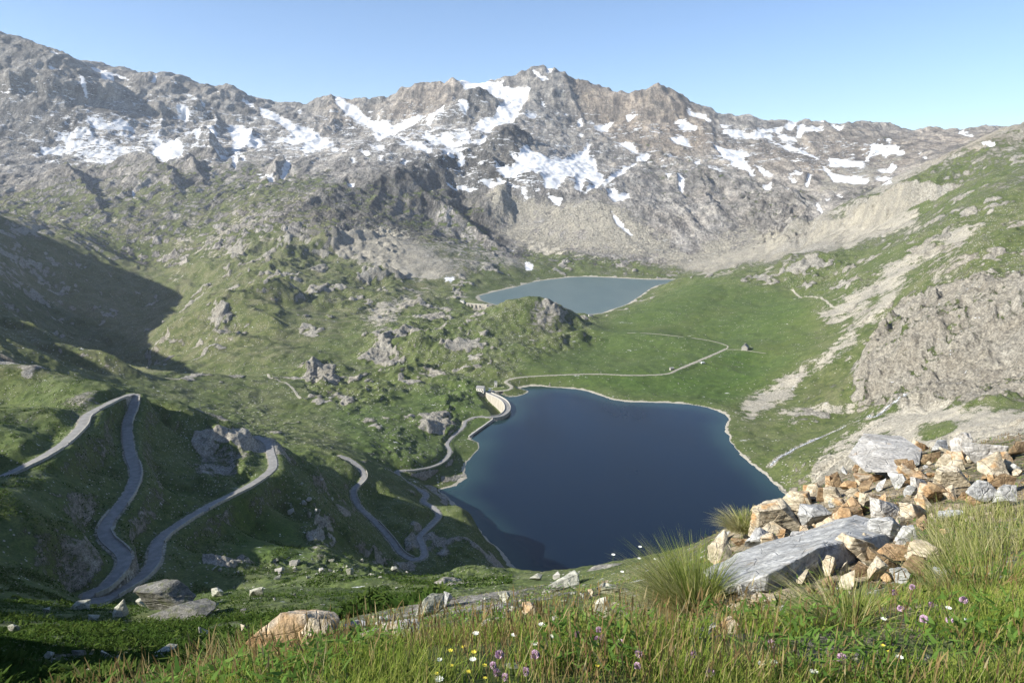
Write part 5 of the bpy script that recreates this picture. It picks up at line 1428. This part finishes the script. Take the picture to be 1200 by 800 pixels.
# meadow grass: dense near the viewpoint, shorter and thinner further down the hump
P1, px, py = spots(172000, 1.7, 30, 1.35, keep=lambda px, py, x, y: (1 - .88 * sstep(.35, .7, rk(px, py))) * (.12 + .88 * sstep(-.25, .15, perlin(x / .55, y / .55, 5))))
n = len(P1)
zone = perlin(P1[:, 0] / .9, P1[:, 1] / .9, 6)
h = np.clip(.045 + .075 * (1 - sstep(2.4, 4.2, P1[:, 1])) + .045 * rng.random(n) + .07 * zone * (1 - sstep(3, 4.5, P1[:, 1])), .03, .30) * (1 - .4 * sstep(4.5, 8, P1[:, 1])) * .85
ln = rng.normal(0, .32, (n, 2)) * h[:, None] + np.array([.10, 0]) * h[:, None]
tone = np.clip(.40 + .22 * zone + rng.normal(0, .2, n) + .25 * sstep(8, 16, P1[:, 1]), 0, 1)
V, F, T = blades(P1, h, ln, rng.uniform(.0028, .006, n) * np.clip(P1[:, 1] / 4, 1, 4), 1.6, tone)
tag(np_mesh('meadow_grass', V, F, B['green'], False, None, {'tone': T}), 'green meadow grass covering the foreground slope', None, None, 'stuff')
# straw coloured grass on the upper right of the rocks
Pd, px, py = spots(70000, 5, 14, 1.0, .5, 1.5, keep=lambda px, py, x, y: ((px > 1085) & (py < 690) & (py > 600)) * (.25 + .75 * sstep(-.2, .2, perlin(x / .6, y / .6, 15))))
n = len(Pd); h = rng.uniform(.10, .26, n)
V, F, T = blades(Pd, h, rng.normal(0, .3, (n, 2)) * h[:, None] + np.array([-.25, 0]) * h[:, None], rng.uniform(.004, .008, n), 1.6, np.clip(rng.normal(.72, .2, n), 0, 1))
tag(np_mesh('dry_grass', V, F, B['tuss'], False, None, {'tone': T}), 'straw coloured dry grass beside the rock pile on the right', None, None, 'stuff')
# brown seed heads and dry stalks
dry = lambda px, py, x, y: np.clip(.12 + .5 * sstep(560, 640, px) * (1 - sstep(860, 930, px)) + .7 * sstep(.1, .4, perlin(x / .8, y / .8, 8)) + .9 * ((px > 1040) & (py < 700)) + .35 * ((px > 200) & (px < 420)), 0, 1) * (1 - .8 * sstep(.85, 1, rk(px, py)) * (px < 1040))
P2, px, py = spots(27000, 2.0, 22, 1.3, keep=dry)
n = len(P2)
h = rng.uniform(.10, .24, n) * (1 - .62 * sstep(2.8, 5, P2[:, 1]))
ln = rng.normal(0, .22, (n, 2)) * h[:, None]
tn = np.clip(rng.normal(.5, .25, n), 0, 1)
a_ = blades(P2, h, ln, np.full(n, .0026) * np.clip(P2[:, 1] / 4, 1, 3), 1.7, tn, tip=.6)
tipc = P2 + np.stack([ln[:, 0] * .8, ln[:, 1] * .8, h * .78], -1)
b_ = blades(tipc, h * .26, ln * .25, np.full(n, .0065) * np.clip(P2[:, 1] / 5, 1, 2.4), 1.2, np.clip(tn - .1, 0, 1), segs=2, tip=.15)
V, F, T = join([a_, b_])
tag(np_mesh('seed_grass', V, F, B['seed'], False, None, {'tone': T}), 'reddish brown seeding grass stalks among the meadow grass', None, None, 'stuff')
# broad leaved herbs low in the meadow
P3, px, py = spots(37000, 1.8, 14, 1.5, keep=lambda px, py, x, y: sstep(-.1, .35, perlin(x / .7, y / .7, 9)) * (1 - .7 * sstep(.5, .9, rk(px, py))))
n = len(P3); P3[:, 2] += rng.uniform(.0, .14, n)
h = rng.uniform(.015, .04, n); ln = rng.normal(0, .035, (n, 2))
V, F, T = blades(P3, h, ln, rng.uniform(.010, .022, n), 1.0, np.clip(rng.normal(.5, .25, n), 0, 1), segs=2, tip=.2)
tag(np_mesh('meadow_herbs', V, F, B['herb'], False, None, {'tone': T}), 'low leafy herbs growing between the grass blades', None, None, 'stuff')
# dwarf scrub on the shaded lower left slope
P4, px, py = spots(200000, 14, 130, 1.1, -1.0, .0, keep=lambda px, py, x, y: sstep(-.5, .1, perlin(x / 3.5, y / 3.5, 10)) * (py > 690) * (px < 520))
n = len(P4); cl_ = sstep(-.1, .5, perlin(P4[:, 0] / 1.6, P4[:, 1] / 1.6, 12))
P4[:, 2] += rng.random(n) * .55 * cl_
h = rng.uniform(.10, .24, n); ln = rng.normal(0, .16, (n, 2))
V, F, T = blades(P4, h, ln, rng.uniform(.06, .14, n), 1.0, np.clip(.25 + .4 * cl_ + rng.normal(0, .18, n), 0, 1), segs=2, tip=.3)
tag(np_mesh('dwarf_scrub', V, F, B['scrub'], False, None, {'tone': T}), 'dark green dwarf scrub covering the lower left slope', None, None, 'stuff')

# scrub and tufts on the hillsides below
P5, px, py = spots(260000, 125, 470, 1.0, -.95, .0, keep=lambda px, py, x, y: (px < 640) * sstep(.0, .3, perlin(x / 11, y / 11, 17) + .5 * perlin(x / 4, y / 4, 18)) * (1 - .8 * rk(px, py)))
def off_route(Q, keep_out):
    ok = np.ones(len(Q), bool)
    for r_ in (ROUTES['a'], ROUTES['b'], ROUTES['d']):
        R_ = np.array([(p.x, p.y) for p in r_])
        for s0 in range(0, len(Q), 5000):
            q = Q[s0:s0 + 5000, None, :2]
            ok[s0:s0 + 5000] &= (((q - R_[None]) ** 2).sum(-1).min(1) > keep_out ** 2)
    return ok
P5 = P5[(P5[:, 2] > 1.2)]; P5 = P5[off_route(P5, 3.6)]
n = len(P5); P5[:, 2] += rng.uniform(-.05, .3, n)
h = rng.uniform(.15, .5, n); ln = rng.normal(0, .3, (n, 2))
V, F, T = blades(P5, h, ln, rng.uniform(.25, .6, n), 1.0, np.clip(rng.normal(.45, .22, n), 0, 1), segs=1, tip=.35)
tag(np_mesh('hillside_scrub', V, F, B['scrub'], False, None, {'tone': T}), 'patches of dark alpine scrub on the hillsides around the road', None, None, 'stuff')

def tussock(px, py, n, rad, h, spread, lean, dryness, label, y1=30, up=0.0, seed=0):
    r = np.random.default_rng(seed)
    b = find(px, py, y1) + Vector((0, 0, up))
    a = r.uniform(0, 2 * np.pi, n); q = np.sqrt(r.random(n)) * rad
    base = np.stack([np.cos(a) * q, np.sin(a) * q * .8, np.full(n, -.04)], -1)
    hh = h * r.uniform(.45, 1.05, n)
    out = np.stack([np.cos(a), np.sin(a)], -1) * (spread * (q / rad) ** .6 * r.uniform(.4, 1.2, n) * h)[:, None]
    out += np.array(lean) * h * r.uniform(.5, 1.3, n)[:, None] + r.normal(0, .05, (n, 2)) * h
    tn = np.clip(dryness + r.normal(0, .2, n) + .25 * (out[:, 0] < -.35 * h), 0, 1)
    V, F, T = blades(base, hh, out, r.uniform(.003, .006, n) * max(1, b.y / 4.5), 1.7, tn, segs=5, r=r)
    o = np_mesh('grass_tussock', V, F, B['tuss'], False, None, {'tone': T}); o.location = b
    return tag(o, label, 'grass tussock')
tussock(808, 716, 1700, .19, .66, .62, (-.2, 0), .42, 'big arching green grass tussock standing against the lake', 12, seed=1)
tussock(800, 722, 800, .16, .42, 1.0, (-.75, 0), .85, 'straw yellow tussock drooping left of the big green one', 12, seed=2)
tussock(868, 632, 900, .22, .34, .9, (-.25, -.2), .72, 'dry pale tussock on top of the lake side edge rock', 14, .22, seed=3)
tussock(985, 732, 700, .13, .28, .9, (-.35, 0), .55, 'yellowish tussock leaning left in front of the rock pile', 8, seed=4)
tussock(1112, 648, 420, .25, .26, .8, (-.3, 0), .75, 'tall dry straw coloured tussock at the right end of the rocks', 12, seed=5)
tussock(1150, 695, 700, .3, .30, .8, (-.2, 0), .4, 'green tussock at the right edge below the dry one', 8, seed=6)
tussock(290, 790, 1000, .22, .26, .8, (0, 0), .55, 'yellow green tussock in front of the large rusty rock', 6, seed=7)
tussock(1020, 560, 200, .08, .12, .9, (0, 0), .3, 'tiny green tuft in a crack above the pale yellow stones', 15, seed=8)

# ------------------------------------------------------------------ flowers: each a stem with its bloom
k = NT('green stem'); M['stem'] = k.done((.09, .13, .03), .8)
k = NT('lilac petals'); M['lilac'] = k.done(k.mix(k.noise(k.pos(True), 90, 2), (.34, .20, .30), (.60, .44, .54)), .8)
k = NT('white petals'); M['cream'] = k.done((.74, .74, .62), .8)
k = NT('yellow petals'); M['yellow'] = k.done((.66, .55, .06), .8)
def stem_mesh(h, bx, rad=.0016):
    V, F = [], []
    for i in range(5):
        t = i / 4
        for j in range(5):
            a = j / 5 * 2 * math.pi
            V.append((bx * t * t + rad * math.cos(a), rad * math.sin(a), h * t))
    for i in range(4):
        for j in range(5):
            F.append((i * 5 + j, i * 5 + (j + 1) % 5, i * 5 + 5 + (j + 1) % 5, i * 5 + 5 + j))
    return V, F
def clover_bloom(h, bx, rad):
    V, F = [], []; r = random.Random(4)
    for i in range(70):
        z = 1 - 1.6 * (i + .5) / 70; rr = math.sqrt(max(0, 1 - z * z)); a = i * 2.39996
        d = Vector((rr * math.cos(a), rr * math.sin(a), z)); s = d.orthogonal().normalized() * rad * .22
        c = Vector((bx, 0, h)); b = len(V)
        V += [c + d * rad * .45 - s * .6, c + d * rad * .45 + s * .6, c + d * rad * r.uniform(.9, 1.1) + s, c + d * rad * r.uniform(.9, 1.1) - s]
        F.append((b, b + 1, b + 2, b + 3))
    return V, F
def disc_bloom(h, bx, rad, petals):
    V, F = [], []; c = Vector((bx, 0, h))
    for i in range(petals):
        a = i / petals * 2 * math.pi; d = Vector((math.cos(a), math.sin(a), .28)); s = Vector((-math.sin(a), math.cos(a), 0)) * rad * .36
        b = len(V); V += [c, c + d * rad * .6 - s, c + d * rad, c + d * rad * .6 + s]; F.append((b, b + 1, b + 2, b + 3))
    return V, F
def flower_kind(name, cat, h, bx, bloom, mat):
    r = empty(name, (0, 0, 0)); tag(r, 'flower', cat)
    mesh_obj('stem', *stem_mesh(h, bx), M['stem'], r)
    mesh_obj('bloom', *bloom, mat, r)
    return r
def plant(proto, first, px, py, Y, h, label, group, rz, sc_):
    """flower head at the given sight line and distance, stem down to the soil"""
    p = at(px, py, Y)
    o = proto
    if not first:
        o = proto.copy(); COL.objects.link(o)
        for ch in list(proto.children):
            c = ch.copy(); c.parent = o; COL.objects.link(c)
    g = gz(p.x, p.y); hh = max(.05, p.z - g)
    o.location = (p.x, p.y, g - .005); o.rotation_euler.z = rz
    o.scale = (sc_, sc_, hh / h)
    for ch in o.children:
        if ch.name.startswith('bloom'):
            ch.scale = (1, 1, sc_ * h / hh); ch.location.z = h - h * sc_ * h / hh
    o['label'] = label; o['group'] = group
    return o
cl = flower_kind('clover_flower', 'flower', .2, .02, clover_bloom(.2, .02, .014), M['lilac'])
dz_ = flower_kind('white_flower', 'flower', .2, .02, disc_bloom(.2, .02, .016, 9), M['cream'])
yl = flower_kind('yellow_flower', 'flower', .2, .02, disc_bloom(.2, .02, .012, 6), M['yellow'])
rf = random.Random(21)
for i, (px, py) in enumerate([(581,769),(588,783),(625,770),(615,780),(682,742),(694,748),(711,744),(726,747),(747,782),(824,785),(744,760),(1051,712),(1097,707),(1106,723),(1082,727),(983,773),(1054,694),(1074,689),(700,739),(575,774),(592,787),(1122,700),(903,748),(820,764)]):
    b = find(px, py + 26, 9)
    plant(cl, i == 0, px, py, max(2.0, b.y), .2, 'lilac clover flower head among the tall foreground grass', 'lilac clover flowers', rf.uniform(0, 6), rf.uniform(.85, 1.25))
for i, (px, py) in enumerate([(1110,713),(1127,722),(900,772),(897,778),(1041,725),(549,770),(510,772),(518,790),(652,745),(640,730),(556,744),(632,752),(600,745),(960,790),(1060,772),(1010,762)]):
    b = find(px, py + 24, 9)
    plant(dz_, i == 0, px, py, max(2.0, b.y), .2, 'white flower among the tall foreground grass', 'white meadow flowers', rf.uniform(0, 6), rf.uniform(.7, 1.05))
for i, (px, py) in enumerate([(522,762),(530,775),(515,784),(545,782),(560,765),(563,776),(1030,752),(1046,764),(566,790),(538,758),(700,775),(905,700)]):
    b = find(px, py + 20, 9)
    plant(yl, i == 0, px, py, max(2.0, b.y), .2, 'small yellow flower among the foreground grass', 'yellow meadow flowers', rf.uniform(0, 6), rf.uniform(.6, 1.0))
# tall seeding umbels standing out against the lake
um = flower_kind('seeding_umbel', 'plant', .4, .03, disc_bloom(.4, .03, .022, 12), M['cream'])
for i, (px, py, lab) in enumerate([(719, 651, 'tall pale umbel standing out against the lake, leftmost of the stalks'), (730, 671, 'short pale umbel against the lake\'s lower edge'), (753, 641, 'tall orange tipped stalk against the lake beside the tussock'),
                                   (748, 655, 'pale umbel just below the orange tipped stalk'), (765, 655, 'pale umbel nearest to the big tussock')]):
    o = plant(um, i == 0, px, py, 5.2 + .2 * i, .4, lab, 'tall stalks against the lake', rf.uniform(0, 6), .8)
